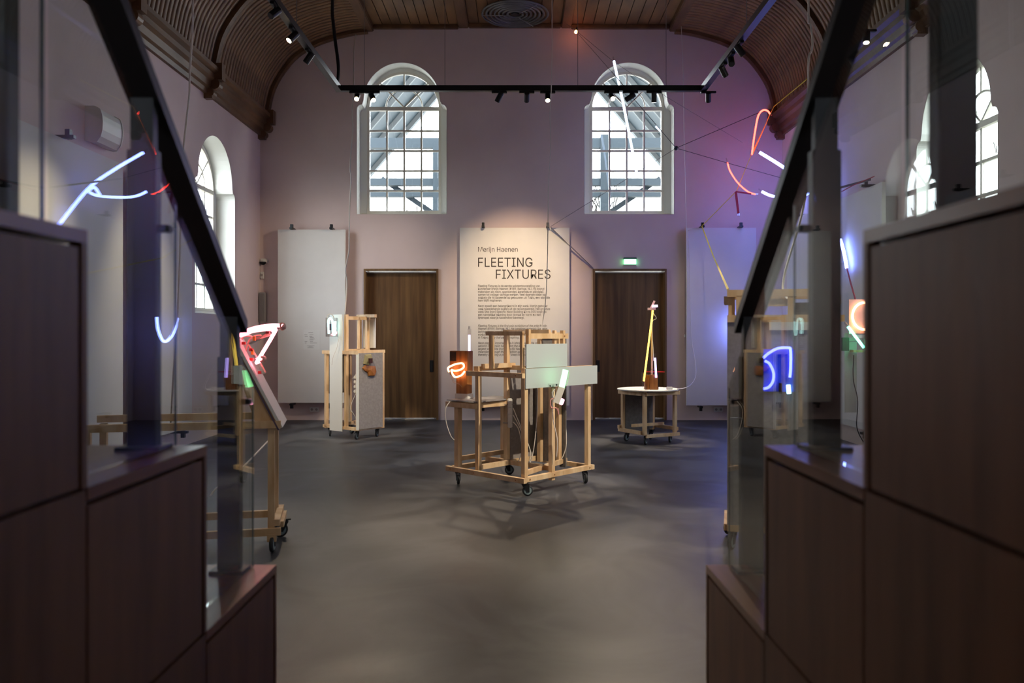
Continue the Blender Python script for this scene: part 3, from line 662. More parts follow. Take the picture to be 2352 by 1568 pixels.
# green lamp on pale board
gp = P(1285,873,7.53); rg = empty('green_neon_lamp', gp); tag(rg, 'glowing green tube lamp clipped to the long pale board', 'lamp')
MB().bar((.02,-.05,-.06),(.055,-.05,.10),.05,.05,(0,1,0)).build('neon_tube', N_GREEN, rg); MB().tube(smooth_path([(.055,-.05,.11),(.085,-.05,.06),(.07,-.05,-.02),(.03,-.05,-.08)],6),.006).build('clear_loop', M_ACRYL, rg)
box('base_plate', (-.11,-.035,-.075),(.06,-.02,-.03), M_ACRYL, rg); MB().bar((.02,-.05,-.06),(-.035,-.05,-.21),.06,.05,(0,1,0)).build('transformer', M_WHITEB, rg)
MB().tube(smooth_path([(-.05,-.06,-.18),(-.07,-.07,-.12),(-.045,-.07,-.08)],5),.006).build('lead', M_CABLE, rg); MB().lathe((.03,-.06,-.17),(-.4,0,-1),[(0,.014),(.01,.02),(.05,.02),(.06,.012)],12).build('pink_end', emit('neon_pink_end', (1.0,.35,.55), 4), rg)
MB().tube(smooth_path([(-.04,-.06,-.16),(-.085,-.07,-.18),(-.08,-.07,-.25),(-.03,-.06,-.26),(-.01,-.06,-.32),(-.02,-.06,-.26)],6),.005).build('pink_lead', mat('pink_cable', (.75,.35,.33), .5), rg)
for (x,z) in ((-.09,-.05),(-.03,-.04)): MB().cyl((x,-.04,z),(x,-.06,z),.008,n=8).build('terminal', M_BLACK, rg)

# ------------------------------------------------------------------ back-left frame with tall white board
rA = empty('wheeled_frame', (-2.28,11.35,0), math.radians(52.2)); tag(rA, 'pine frame on casters carrying a tall narrow white board before the blank panel', 'frame', 'wheeled pine plinth frames')
batten(rA, (0,-.03,.15),(0,.76,.15)); batten(rA, (-.0,0,.15),(.48,0,.15)); batten(rA, (.47,0,.15),(.47,.74,.15)); batten(rA, (0,.73,.15),(.48,.73,.15)); batten(rA, (0,.40,.20),(.46,.40,.20))
post(rA,.0,.0,.17,1.26); post(rA,.0,.70,.12,1.22); post(rA,.02,.28,.17,1.79); post(rA,.46,.0,.17,1.24); post(rA,.46,.72,.17,1.22); post(rA,.25,.28,.2,1.75,.03,.03); post(rA,.42,.28,1.2,1.80)
batten(rA, (-.01,-.03,1.24),(-.01,.77,1.24), .04,.05); batten(rA, (0,.73,1.22),(.47,.73,1.22)); batten(rA, (0,.0,1.255),(.50,.0,1.255), .04); batten(rA, (.46,0,1.22),(.46,.74,1.22))
batten(rA, (.02,.28,1.74),(.46,.28,1.74), .03,.05); batten(rA, (.02,.28,1.27),(.46,.28,1.27), .03,.04); batten(rA, (.42,.10,1.775),(.42,.50,1.775)); batten(rA, (.42,.45,1.25),(.42,.45,1.78), .04,.04,'post',up=(0,1,0))
box('tall_white_board', (-.045,.30,.10),(-.033,.575,1.79), M_WHITEB, rA); box('white_edge_strip', (-.03,-.04,.14),(-.02,.01,1.23), M_WHITEB, rA)
box('grey_board', (-.02,-.042,.15),(.43,-.03,1.235), M_GREY, rA); box('dark_board', (.05,.745,.62),(.46,.757,1.20), M_GREYD, rA); box('dark_board', (.485,.1,.62),(.495,.60,1.22), M_GREYD, rA)
box('white_board', (.46,-.02,.85),(.475,.03,1.22), M_WHITEB, rA); box('white_plate', (.46,.15,1.30),(.47,.42,1.74), M_WHITEB, rA)
for (x,y,rz) in ((.03,.05,.4),(.03,.66,.9),(.42,.06,.5),(.42,.66,1.5)): caster(rA,x,y,rz, .05,.128)
power_strip(loc(rA,.20,.26,.62), math.radians(-20), 'white power strip tied inside the frame with the tall white board')
cable('power_cable', 'thin cable dangling inside the frame with the tall white board', [loc(rA,.18,.24,.66), loc(rA,.08,.26,.45), loc(rA,.10,.22,.35), loc(rA,.2,.2,.2)], .005)
an = P(764,752,11.55); rn = empty('boxed_neon_lamp', an+Vector((0,-.06,-.13)), math.radians(10)); tag(rn, 'clear acrylic box lamp glowing cyan white on the tall board', 'lamp')
for a_, b_ in (((-.08,-.05,0),(.08,-.044,.27)),((-.08,.05,0),(.08,.056,.27)),((-.08,-.05,0),(-.074,.056,.27)),((.074,-.05,0),(.08,.056,.27)),((-.08,-.05,0),(.08,.056,.006))): box('acrylic_side', a_, b_, M_ACRYL, rn)
MB().tube(smooth_path([(-.04,0,.04),(-.045,0,.22),(-.02,0,.26),(.01,0,.22),(.02,0,.05),(.045,0,.04),(.05,0,.22)],6),.016,8).build('neon_tube', N_CYAN, rn, True)
box('blue_block', (-.03,-.03,.09),(.0,-.015,.18), mat('slate_blue', (.12,.14,.25), .5), rn)
MB().tube(smooth_path([(-.07,0,.20),(-.06,-.02,.30),(0,-.02,.32),(.03,0,.27)],6),.008).build('white_loop', M_CABLE, rn)
cable('power_cable', 'thin white cable falling down the tall white board', [P(778,778,11.4), P(773,800,11.42), P(765,820,11.42), P(762,838,11.45)], .004)
fp = loc(rA,.17,-.045,1.02); rf = empty('broken_fragment', fp, math.radians(52.2)); tag(rf, 'broken stone and wood fragment mounted on the grey board', 'fragment')
random.seed(3)
def rock(name, pts, th, m, parent):
    N = len(pts); v = [(x,-th*(.6+.4*random.random()),z) for x, z in pts]+[(x*1.06,0,z*1.06) for x, z in pts]+[(sum(p[0] for p in pts)/N,-th*1.3,sum(p[1] for p in pts)/N)]
    return mesh(name, v, [(i,(i+1)%N,N+(i+1)%N,N+i) for i in range(N)]+[(i,2*N,(i+1)%N) for i in range(N)]+[tuple(range(N,2*N))], m, parent)
rock('wood_piece', [(-.13,.0),(-.09,-.04),(-.04,-.06),(-.02,-.11),(.09,-.11),(.12,-.05),(.10,.02),(.0,.03),(-.08,.04)], .028, M_WALNUT, rf)
rock('stone_piece', [(-.11,.06),(-.08,.18),(.02,.19),(.05,.10),(-.02,.04)], .028, mat('mossy_stone', (.30,.27,.15), .9), rf); box('dark_core', (-.06,-.07,.07),(.0,-.05,.14), mat('dark_core', (.05,.015,.015), .6), rf)

# ------------------------------------------------------------------ round table frame
rC = empty('round_table', (1.72,10.82,0), math.radians(30)); tag(rC, 'small round table on a pine frame with casters before the door', 'table')
lu, lv = .533, .479; ctr = (lu*.48, lv*.52)
for (x,y) in ((0,0),(lu,0),(0,lv),(lu,lv)): post(rC,x,y,.13,.725)
for zz in (.16,.69): batten(rC,(-.03,.03,zz),(-.03,lv+.06,zz),.03,.05); batten(rC,(0,-.035,zz-.04*(zz<.5)),(lu+.05,-.035,zz-.04*(zz<.5)),.03,.045)
batten(rC,(lu+.035,-.02,.19),(lu+.035,lv+.04,.19),.03,.05); batten(rC,(-.06,lv+.035,.20),(lu+.03,lv+.035,.20),.03,.05); batten(rC,(-.03,lv*.5,.24),(lu,lv*.5,.24),.03,.04); batten(rC,(lu+.035,0,.69),(lu+.035,lv,.69),.03,.05)
plate('table_top', [arc(ctr[0],ctr[1],.425,0,2*PI*.984,60)], .014, M_PANEL, rC, Matrix(((1,0,0,0),(0,0,1,0),(0,1,0,.728),(0,0,0,1))))
box('grey_board', (.02,lv-.03,.15),(lu-.02,lv-.018,.70), M_GREYD, rC)
for (x,y,rz) in ((.05,.03,.6),(.05,lv-.04,.3),(lu-.05,.03,.6),(lu-.05,lv-.04,.4)): caster(rC,x,y,rz,.055,.135)
tz = .742
rs_ = empty('neon_mast', P(1494,893,10.98)*1.0); rs_.location.z = tz; tag(rs_, 'walnut box with a tall mast and leaning yellow neon tube on the round table', 'sculpture')
box('box', (-.075,-.03,0),(-.02,.09,.20), M_WALNUT, rs_, .003); box('box', (-.02,-.07,0),(.09,.03,.205), M_WALNUT, rs_, .003); box('dark_bar', (.10,.02,0),(.115,.05,.22), M_BLACK, rs_)
box('mast', (.003,-.05,.20),(.023,-.03,1.09), M_PINE, rs_)
MB().cyl((-.105,-.09,.12),(.022,-.07,1.09),.013,n=10).build('yellow_tube', N_YEL, rs_)
MB().tube(smooth_path([(-.11,-.09,.14),(-.115,-.07,.05),(-.10,-.05,.02),(-.06,-.04,.03)],6),.007).build('glass_bend', M_ACRYL, rs_); box('tube_holder', (-.13,-.085,.10),(-.10,-.06,.24), M_ACRYL, rs_)
MB().cyl((.062,-.10,.17),(.048,-.09,.44),.014,n=10).build('violet_tube', N_PURP, rs_); MB().cyl((.048,-.09,.44),(.046,-.09,.50),.014,n=10).build('glass_end', M_ACRYL, rs_)
MB().tube([(.03+.045*math.cos(2*PI*i/20),-.08,.25+.035*math.sin(2*PI*i/20)) for i in range(20)],.007,6,True).build('glass_ring', M_ACRYL, rs_)
MB().bar((-.08,-.02,.245),(.19,-.02,.245),.012,.012).build('red_rod', M_REDP, rs_)
MB().bar((-.045,-.05,1.11),(.06,-.05,1.11),.05,.03).bar((.0,-.06,1.12),(.045,-.06,1.22),.025,.025).build('head_clamp', mat('pink_acrylic', (.85,.55,.5), .3), rs_)
MB().cyl((.01,-.08,1.145),(.085,-.08,1.15),.017,n=10).build('violet_head', emit('neon_lilac', (.85,.6,1.0), 3), rs_); MB().tube(smooth_path([(.03,-.06,1.05),(.07,-.06,.98),(.02,-.06,.94),(.01,-.06,.80),(.03,-.05,.55),(.035,-.05,.4)],6),.005).build('lead', M_CABLE, rs_)
o = box('table_adapter', P(1532,893,10.9)+Vector((0,0,-.005)), P(1545,887,10.9)+Vector((0,.05,.0)), M_WHITE, None, .004); o.location.z += .742-(P(1532,893,10.9).z-.005); tag(o, 'small white power adapter lying on the round table', 'adapter')
cable('power_cable', 'white cable running from the round table up to the panel by the door', [P(1556,893,11.0), P(1572,891,11.4), P(1588,882,12), P(1598,862,12.8), P(1597,830,13.4), P(1589,780,13.7), P(1585,690,13.74), P(1583,600,13.74), P(1580,528,13.72)], .006)
o = box('cable_hook', P(1573,774,13.9), P(1580,768,13.9)+Vector((0,.05,0)), M_WHITE, None); tag(o, 'tiny white cable hook at the edge of the panel by the door', 'hook')

# ------------------------------------------------------------------ slanted stand with pink neon
rD = empty('slanted_stand', (-1.67,5.5,0), math.radians(13)); tag(rD, 'pine stand on casters with a slanted board holding pink neon', 'stand', 'wheeled pine plinth frames')
for zz in (.14,.88): batten(rD,(-1.25,0,zz),(.03,0,zz),.03,.05); 
for zz in (.17,.90): batten(rD,(-1.25,.45,zz),(-.03,.45,zz),.03,.05)
batten(rD,(-.03,-.02,.10),(-.03,.10,.10),.06,.05); batten(rD,(.0,-.0,.20),(.0,.50,.20)); batten(rD,(-1.22,0,.19),(-1.22,.46,.19)); batten(rD,(.0,0,.86),(.0,.47,.86),.03)
batten(rD,(.03,.08,.17),(.03,.44,.17),.03,.04)
post(rD,-.035,.03,.10,.87); post(rD,-.035,.42,.14,.87); post(rD,-1.2,.03,.10,.87); post(rD,-1.2,.42,.14,.87)
for yy in (.02,.43):      # triangular side cheeks
    v = [(x,yy+dd,z) for dd in (0,.03) for x, z in ((.02,.86),(-.13,.86),(-.30,1.38),(-.285,1.45))]
    MB().add(v,[(0,1,2,3),(7,6,5,4),(0,4,5,1),(1,5,6,2),(2,6,7,3),(3,7,4,0)]).build('cheek', M_PINE, rD)
v = [(x+ox,yy,z+oz) for yy in (-.01,.49) for (x,z) in ((.025,.85),(-.285,1.465)) for ox, oz in ((0,0),(.018,.009))]
MB().add(v,[(0,1,3,2),(4,6,7,5),(0,4,5,1),(2,3,7,6),(0,2,6,4),(1,5,7,3)]).build('slanted_board', M_WHITEB, rD)
MB().add([(x-.002,yy-.004,z-.004) for yy in (-.012,.0) for x, z in ((.024,.845),(-.287,1.462),(-.295,1.455),(.012,.845))],[(0,1,2,3),(7,6,5,4),(0,4,5,1),(1,5,6,2),(2,6,7,3),(3,7,4,0)]).build('dark_edge', mat('violet_edge', (.10,.07,.12), .6), rD)
for (x,y,rz) in ((-.02,.03,1.4),(.03,.42,.3),(-1.18,.04,1.2),(-1.18,.42,.8)): caster(rD,x,y,rz,.055,.10+.035)
nD = 5.68
rp = empty('pink_neon_lamp', P(590,830,nD)); tag(rp, 'bright pink bent neon tube on clear acrylic above the slanted board', 'lamp')
def q(x, y, Y=nD): return P(x,y,Y)-rp.location
MB().tube(smooth_path([q(650,748,5.6),q(625,747),q(590,752),q(565,760),q(551,768,5.72),q(556,770),q(580,760),q(610,756),q(630,756),q(632,760),q(612,795),q(592,828,5.64),q(590,832,5.60),q(597,828,5.58),q(599,822,5.56)],6),.0125,8).build('neon_tube', N_PINK, rp, True)
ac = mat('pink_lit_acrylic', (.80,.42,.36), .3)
MB().tube(smooth_path([q(556,780),q(560,772),q(575,772),q(585,778),q(600,775),q(622,768)],6),.007).build('glass_lead', ac, rp); MB().tube(smooth_path([q(565,805),q(572,782),q(585,772),q(600,770)],6),.006).build('glass_lead', ac, rp)
MB().tube(smooth_path([q(570,790),q(590,820),q(610,855)],4),.006).build('glass_lead', ac, rp)
mb = MB(); mb.bar(q(572,790),q(648,750),.10,.006,(0,0,1)); mb.build('acrylic_shelf', M_ACRYL, rp); MB().bar(q(556,785,5.7),q(598,850,5.7),.10,.006).build('acrylic_shelf', M_ACRYL, rp); MB().bar(q(590,822,5.6),q(606,858,5.6),.08,.004).build('acrylic_strip', M_ACRYL, rp)
for (x,y) in ((615,763),(577,803),(578,825),(597,855),(560,788)): 
    c = q(x,y,5.62); box('red_tape', c+Vector((-.012,-.01,-.010)), c+Vector((.012,.01,.010)), M_REDP, rp)
for (x,y) in ((584,777),(580,809),(572,862)): 
    c = q(x,y,5.62); box('orange_tape', c+Vector((-.008,-.01,-.016)), c+Vector((.008,.01,.016)), M_ORANGE, rp)
MB().lathe(q(645,750,5.62),(1,0,.2),[(0,.028),(.01,.03),(.03,.022),(.035,.01)],12).build('end_cap', ac, rp); MB().lathe(q(600,825,5.56),(0,1,0),[(0,.012),(.01,.024),(.05,.024),(.06,.01)],12).build('end_cap', ac, rp)
cable('power_cable', 'white cable crossing the floor behind the slanted stand', [P(620,1008,6.6), P(570,1060,6.0), P(545,1085,5.9), P(500,1118,5.8), P(482,1140,5.75)], .007)

# ------------------------------------------------------------------ tall grey plinth (right)
rE = empty('tall_plinth', (1.457,5.55,0), math.radians(-15)); tag(rE, 'tall grey plinth on casters with an open pine frame on top', 'plinth', 'wheeled pine plinth frames')
box('grey_board', (0,0,.175),(.62,.012,1.585), M_GREY, rE); box('grey_board', (.0,.02,.175),(.012,.46,1.585), M_GREY, rE)
for (x,y) in ((.03,.04),(.67,.04),(.03,.47),(.67,.47)): post(rE,x,y,.13,1.79)
batten(rE,(0,.02,.152),(.70,.02,.152)); batten(rE,(0,.48,.152),(.70,.48,.152)); batten(rE,(.0,.02,.152),(.0,.48,.152)); batten(rE,(.70,.02,.152),(.70,.48,.152))
batten(rE,(0,.0,1.785),(.70,.0,1.785),.04,.05); batten(rE,(.66,.0,1.735),(.74,.0,1.735),.04,.06); batten(rE,(0,.0,1.61),(.74,.0,1.61),.035,.05); batten(rE,(.12,.03,1.72),(.45,.03,1.72),.03,.05); batten(rE,(.0,.50,1.785),(.70,.50,1.785)); batten(rE,(.0,.02,1.745),(.0,.50,1.745)); batten(rE,(.69,.0,1.785),(.69,.50,1.785)); batten(rE,(.74,.0,1.61),(.68,.50,1.61),.05)
post(rE,.085,-.005,1.58,1.77,.05,.03); post(rE,.42,.0,1.58,1.78,.04,.03); box('pale_strip', (.28,-.02,1.53),(.70,-.01,1.585), M_WHITEB, rE)
box('grey_board', (.44,.05,1.62),(.66,.06,1.72), M_GREYD, rE)
for (x,y,rz) in ((.04,.04,1.2),(.66,.04,1.2),(.04,.46,.7),(.66,.46,.7)): caster(rE,x,y,rz,.055,.13)
rb_ = empty('blue_neon_sign', loc(rE,.36,-.035,1.27), math.radians(-15)); tag(rb_, 'blue curled neon sign on blue acrylic fixed to the tall grey plinth', 'neon sign')
box('acrylic_sheet', (-.12,.0,-.16),(.09,.006,.13), mat('blue_acrylic', (.03,.10,.55), .2), rb_)
MB().tube(smooth_path([(-.12,-.02,.07),(-.09,-.03,.10),(-.03,-.03,.135),(.04,-.03,.14),(.055,-.03,.12),(.055,-.03,.0),(.05,-.03,-.06)],6),.009,8).build('neon_tube', N_BLUE2, rb_, True)
MB().tube(smooth_path([(-.11,-.02,.05),(-.08,-.03,.03),(-.055,-.03,-.03),(-.06,-.03,-.09),(-.09,-.03,-.13),(-.13,-.03,-.14)],6),.009,8).build('neon_tube', N_BLUE2, rb_, True)
MB().cyl((.04,-.03,-.11),(.045,-.03,-.17),.014,n=10).build('tube_end', emit('neon_pale_blue', (.45,.75,1), 6), rb_); box('transformer', (-.02,-.03,-.17),(.0,.0,-.10), M_BLACK, rb_)

# ------------------------------------------------------------------ lamp stand by the right wall
rF = empty('lamp_stand', (4.16,9.55,0)); tag(rF, 'narrow white stand with ring and green lamps near the side wall panel', 'stand')
box('white_post', (.0,0,.0),(.05,.03,1.45), M_WHITEB, rF); box('white_post', (.30,0,.0),(.35,.03,1.45), M_WHITEB, rF); box('shelf', (-.14,-.06,1.46),(.36,.14,1.50), M_WHITEB, rF); box('foot', (-.02,-.10,0),(.37,.16,.03), M_WHITEB, rF)
box('backing_board', (-.18,.16,.55),(-.03,.172,1.52), M_PANEL, rF); MB().bar((-.10,.05,1.30),(-.1,.17,1.30),.03,.03).bar((-.10,.08,1.30),(.0,.02,1.30),.03,.03).build('arm', M_PINE, rF)
rr = empty('ring_neon_lamp', P(1985,728,9.5)); rr.location.z = 1.72; tag(rr, 'round warm white neon ring on an acrylic sheet', 'lamp')
box('acrylic_sheet', (-.17,.03,-.21),(.17,.036,.20), ac, rr); MB().tube([(.14*math.cos(t),0,.16*math.sin(t)) for t in [PI*.4+i*2*PI*.85/30 for i in range(31)]],.014,8).build('neon_ring', N_WARM, rr, True); box('acrylic_foot', (-.15,-.04,-.216),(.17,.06,-.205), M_ACRYL, rr)
rg2 = empty('green_strip_lamp', P(1965,775,9.5)); tag(rg2, 'slanted green neon strip beside the warm white ring', 'lamp')
MB().cyl((-.09,0,.13),(.10,0,-.12),.017,n=10).build('neon_tube', emit('neon_sea_green', (.16,1.0,.55), 9), rg2); MB().cyl((-.13,0,.18),(-.09,0,.13),.015,n=10).build('glass_end', M_ACRYL, rg2); box('transformer', (-.13,.06,-.16),(-.05,.10,-.0), mat('dark_green_box', (.05,.12,.08), .5), rg2); MB().bar((-.05,.06,-.05),(.04,.0,-.04),.012,.012).build('bracket', M_ZINC, rg2)
cable('power_cable', 'thin dark cable hanging below the green neon strip', [P(1961,815,9.6), P(1960,870,9.6), P(1970,920,9.6), P(1968,980,9.6), P(1983,1015,9.6)], .006, M_BLKS)

# ------------------------------------------------------------------ neon line drawing in the air
def neon(name, label, pts, m, r=.014, caps=True, smooth=True):
    o = MB().tube(smooth_path(pts,8) if smooth else pts, r, 8).build('neon_tube', m, None, True)
    root = empty(name, pts[0]); tag(root, label, 'neon tube', 'neon tubes strung in the air')
    o.data.transform(Matrix.Translation(-Vector(pts[0]))); o.parent = root
    if caps:
        for p, q_ in ((pts[0],pts[1]),(pts[-1],pts[-2])):
            dd = (Vector(p)-Vector(q_)).normalized(); p = Vector(p)-Vector(pts[0])
            MB().cyl(p,p+dd*.05+Vector((0,.03,.03)),.011,n=8).build('glass_end', M_ACRYL, root)
    return root
neon('neon_line', 'long blue neon line sloping from the back corner to the railing', [P(1745,350,12.6),P(1808,390,12.4),P(1855,432,12.0),P(1900,515,11.2)], N_BLUE, .024)
neon('neon_hook', 'blue hooked neon tube under the long sloping blue line', [P(1750,440,13.1),P(1770,449,13.1),P(1795,453,12.9),P(1840,450,12.4),P(1860,440,12.2),P(1848,430,12.2),P(1838,447,12.3)], N_BLUE, .022)
neon('neon_stroke', 'short blue neon stroke hung above the warm white ring', [P(1930,550,10.8),P(1938,578,10.7),P(1945,615,10.6)], N_BLUE, .022)
nc = neon('neon_cup', 'blue U shaped neon tube on the panel behind the tall grey plinth', [P(1737,728,13.6),P(1733,760,13.6),P(1720,784,13.6),P(1702,770,13.6),P(1686,730,13.6)], N_BLUE, .022)
for px_, py_ in ((1733,758),(1696,756)):
    c_ = P(px_,py_,13.6)-nc.location; MB().cyl(c_, c_+Vector((0,.185,0)), .008, n=8).build('stand_off', M_ZINC, nc)
nh = neon('neon_hairpin', 'red hooked neon tube under the cornice end', [P(1727,355,13),P(1733,310,13),P(1741,268,13),P(1751,254,13),P(1762,254,13),P(1769,262,13)], N_RED, .014)
MB().cyl(P(1769,262,13)-nh.location, P(1728,355,13)-nh.location, .007, n=8).build('return_tube', emit('neon_dim_red', (1.0,.10,.03), 1.6), nh)
neon('neon_bow', 'thin red bowed neon tube below the red hairpin', [P(1671,373,13),P(1677,393,13),P(1695,420,13),P(1718,440,13),P(1735,446,13)], N_RED, .011)
neon('neon_rod', 'pale blue straight neon rod before the arched window by the exit sign', [P(1410,140,12.9),P(1432,240,12.8),P(1463,400,12.6)], emit('neon_ice', (.55,.68,1.0), 5), .020, smooth=False)
neon('neon_stub', 'small pale blue neon stub lying on the black strap', [P(1506,290,12.45),P(1518,302,12.45)], emit('neon_ice2', (.55,.68,1.0), 4), .014, False, False)
rs2 = empty('red_rod_piece', P(1690,440,13)); tag(rs2, 'dark red bent rod joined to the yellow strap', 'rod')
MB().bar((0,0,0),P(1725,445,13)-P(1690,440,13),.03,.02).build('rod', M_REDS, rs2); MB().bar((0,0,0),P(1696,490,13)-P(1690,440,13),.03,.03,(0,1,0)).build('rod', M_REDS, rs2); MB().cyl(P(1696,490,13)-P(1690,440,13),P(1697,497,13)-P(1690,440,13),.02,n=8).build('glass_tip', M_ACRYL, rs2)
# straps
def strap(label, pts, m, w=.03, name='lashing_strap'):
    mb = MB()
    for a_, b_ in zip(pts[:-1], pts[1:]): mb.bar(a_, b_, .006, w, (.2,1,.3))
    o = mb.build(name, m); tag(o, label, 'strap', 'lashing straps across the hall'); return o
NODE = P(1553,340,12.5)
strap('black strap from the track down to the strap knot', [P(1448,218,11.3), NODE], M_BLKS, .045)
strap('black strap from the strap knot up to the cornice end', [NODE, P(1735,262,12.95), P(1772,250,13.2)], M_BLKS, .04)
strap('grey strap from the strap knot to the text panel clip', [NODE, P(1265,520,13.70)], M_GRYS, .04)
strap('thin black strap from the strap knot past the blue neon lines', [NODE, P(1670,374,12.8), P(1800,410,12.8), P(1925,432,10.9), P(2000,412,9.9)], M_BLKS, .028)
strap('grey strip from the text panel clip to the door corner', [P(1265,522,13.70), P(1363,616,13.92)], M_GRYS, .04)  # flat grey strip slanting down close to the wall
strap('yellow strap running from the cornice down to the panel clip', [P(1852,183,11.2), P(1778,244,12.9), P(1727,352,13.05), P(1692,438,13.1), P(1612,519,13.70)], M_YELS, .04)
strap('yellow strap from the panel clip down to the tall grey plinth', [P(1612,519,13.70), P(1640,592,10.5), P(1672,664,5.6)], M_YELS, .016)
strap('red strap from the side panel clip toward the blue stroke', [P(2008,405,9.85), P(1960,425,10.2), P(1933,440,10.7)], M_REDS, .02)
strap('dark red cord from the blue neon stroke to the warm ring', [P(1945,615,10.6), P(1954,650,10.1), P(1966,692,9.55)], M_REDS, .02)
strap('thin grey wire from the ceiling bulb to the blue rod and beyond', [P(1325,72,13.6), P(1410,142,12.9), P(1530,222,12.9), P(1705,327,13.4)], M_STEELW, .018, 'tension_wire')
strap('thin grey wire from the ceiling bulb to the track head', [P(1325,74,13.6), P(1405,165,12.6), P(1448,215,11.5)], M_STEELW, .012, 'tension_wire')
strap('thin grey wire from the ceiling beam to the orange bulb', [P(1302,55,13.7), P(1325,72,13.6)], M_STEELW, .014, 'tension_wire')
kn = empty('strap_knot', NODE); tag(kn, 'small dark knot where four straps meet', 'knot'); MB().lathe((0,-.015,0),(0,1,0),[(0,.02),(.01,.035),(.03,.035),(.04,.02)],10).build('ring', M_BLKS, kn)
MB().bar((-.03,0,.02),(.03,0,-.02),.03,.03).build('buckle', M_ZINC, kn)
cb = empty('ceiling_bulb', P(1323,72,13.66)); tag(cb, 'small glowing orange bulb on a wire under the ceiling', 'bulb')
MB().lathe((0,0,-.04),(0,0,1),[(0,.008),(.012,.024),(.03,.03),(.05,.022),(.06,.012)],12).build('glass', emit('bulb_glow', (1.0,.30,.10), 22), cb, True); MB().cyl((0,0,.02),(.02,0,.07),.014,n=8).build('holder', M_BLACK, cb)

# hanging white cables
cable('hanging_cable', 'wavy white cable from the ceiling to the frame with the tall white board', [P(817,80,12.9),P(813,120,12.5),P(812,200,12),P(809,262,11.8),P(810,300,11.8),P(804,380,11.7),P(806,410,11.7),P(803,490,11.7),P(802,560,11.6),P(801,580,11.6),P(794,620,11.6),P(797,650,11.6),P(792,722,11.5)], .009)
cable('hanging_cable', 'long white cable from the ceiling to the mid floor frame', [P(1268,0,9.0)+Vector((0,0,1.4)),P(1268,0,9.0),P(1268,100,9),P(1266,210,9),P(1263,260,9),P(1265,330,9),P(1260,420,9),P(1259,490,9),P(1258,560,8.8),P(1256,640,8.6),P(1252,700,8.4),P(1243,762,8.2)], .005)
cable('hanging_cable', 'thin white cable beside the arched window by the exit sign', [P(1565,60,13.7),P(1567,110,13.6),P(1570,200,13.6),P(1572,330,13.6),P(1575,430,13.6),P(1576,520,13.6),P(1578,640,13.6),P(1577,760,13.65)], .006)
cable('hanging_cable', 'white cable hanging near the dark handrail by the arched side window', [P(443,0,7.0)+Vector((0,0,2.2)),P(443,0,7.0),P(440,100,7),P(436,170,7),P(435,215,7),P(428,280,7),P(421,350,7),P(417,450,7),P(413,600,7),P(406,760,7),P(399,850,7),P(392,980,7)], .009)
cable('hanging_cable', 'white cable hanging near the dark handrail by the yellow strap', [P(1857,0,7.0)+Vector((0,0,2.2)),P(1857,0,7.0),P(1860,40,7),P(1866,90,7),P(1864,115,7),P(1857,140,7),P(1856,240,7),P(1850,450,6.6),P(1800,640,6),P(1812,690,5.6)], .009)

# ------------------------------------------------------------------ outdoors
og = box('ground', (-30,YB+.7,-.4),(30,60,-.3), M_OUTG); tag(og, kind='structure')
og = box('ground', (-40,-20,-.4),(XL-.7,YB+.7,-.3), M_OUTG); tag(og, kind='structure')
og = box('ground', (XR+.7,-20,-.4),(40,YB+.7,-.3), M_OUTG); tag(og, kind='structure')
ca = empty('glazed_canopy', (0,0,0)); tag(ca, 'blue grey gabled canopy of posts and roof slabs behind the back windows', 'canopy')
def gpt(x, y, Y): return P(x,y,Y)
Y0, Y1 = 17.2, 24.0
ridge = 7.55; 
for s_ in (-1,1):
    # roof slope seen from below: high at the middle, low outside
    xi, xo = XC, XC+s_*7.0; zi, zo = 11.49, 3.3
    v = [(x,yy,z+dz) for dz in (0,.12) for (x,z) in ((xi,zi),(xo,zo)) for yy in (Y0,Y1)]
    MB().add(v,[(0,1,3,2),(4,6,7,5),(0,4,5,1),(2,3,7,6),(0,2,6,4),(1,5,7,3)]).build('roof_slab', M_OUTR, ca)
    for k in range(5):
        yy = Y0+.6+k*1.4; MB().bar((xi,yy,zi-.08),(xo,yy,zo-.08),.08,.14).build('rafter', mat('rafter_pale', (.13,.145,.15), .7) if k == 0 else bpy.data.materials['rafter_pale'], ca)
    pxp = -1.66 if s_ < 0 else 1.78
    box('column', (pxp-.09,16.3,-.3),(pxp+.09,16.5,5.35 if s_ < 0 else 5.6), M_OUT, ca)
    xa, xb = sorted((XC+s_*.9, XC+s_*3.4))
    for zc, hh in ((5.43,.10),(4.63,.07),(4.40,.07)): box('tie_beam', (xa,16.32,zc-hh),(xb,16.48,zc+hh), M_OUT, ca)
    MB().bar((XC+s_*1.2,16.6,3.6),(XC+s_*2.9,16.6,4.75),.10,.10).build('brace', M_OUT, ca)
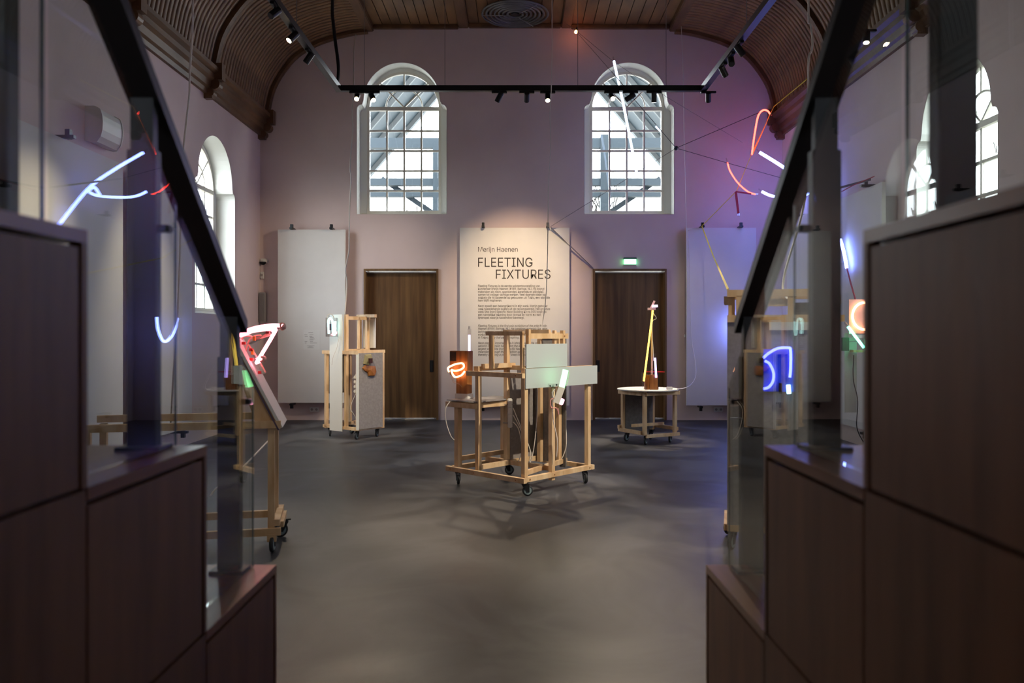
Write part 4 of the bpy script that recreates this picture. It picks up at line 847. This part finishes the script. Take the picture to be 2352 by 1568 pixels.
tree = empty('bare_tree', (2.3,17.5,-.3)); tag(tree, 'bare branching tree outside the window by the exit sign', 'tree')
random.seed(11)
def grow(mb, p, d, L, r, n):
    e = p+d*L; mb.tube([p, p+d*L*.5+Vector((random.uniform(-.05,.05),0,random.uniform(-.05,.05))), e], r, 5)
    if n: 
        for _ in range(2 if n < 4 else 3):
            dd = (d+Vector((random.uniform(-.8,.8),random.uniform(-.5,.5),random.uniform(-.2,.6)))).normalized(); grow(mb, e, dd, L*.72, r*.62, n-1)
mb = MB(); grow(mb, Vector((0,0,0)), Vector((-.1,0,1)), 2.6, .11, 0); mb.build('trunk', M_BRANCH, tree)
mb = MB(); grow(mb, Vector((-.26,0,2.5)), Vector((-.2,0,1)).normalized(), .9, .06, 5); mb.build('branches', M_BRANCH, tree)
tree2 = empty('bare_tree', (-2.6,18.0,-.3)); tag(tree2, 'bare branching tree outside the window beyond the tall white board', 'tree')
mb = MB(); grow(mb, Vector((0,0,0)), Vector((.1,0,1)), 2.6, .11, 0); mb.build('trunk', M_BRANCH, tree2)
mb = MB(); grow(mb, Vector((.26,0,2.5)), Vector((.2,0,1)).normalized(), .8, .06, 4); mb.build('branches', M_BRANCH, tree2)
hs = empty('brick_house', (11.5,9,-.3)); tag(hs, 'neighbouring house with tiled roof beyond the side window', 'house')
box('wall', (0,-8,0),(.4,12,4.2), mat('pale_render', (.62,.60,.56), .9), hs)
v = [(x,yy,z+dz) for dz in (0,.15) for (x,z) in ((-.4,4.1),(3.2,6.6)) for yy in (-8.3,12.3)]
MB().add(v,[(0,1,3,2),(4,6,7,5),(0,4,5,1),(2,3,7,6),(0,2,6,4),(1,5,7,3)]).build('roof', M_TILE, hs)
for k in range(9):
    t_ = k/9; MB().cyl((-.4+3.6*t_,-8.3,4.27+2.5*t_),(-.4+3.6*t_,12.3,4.27+2.5*t_),.06,n=8).build('tile_course', M_TILE, hs)
box('chimney', (2.0,1,4.5),(2.7,1.8,7.6), M_BRICK, hs)
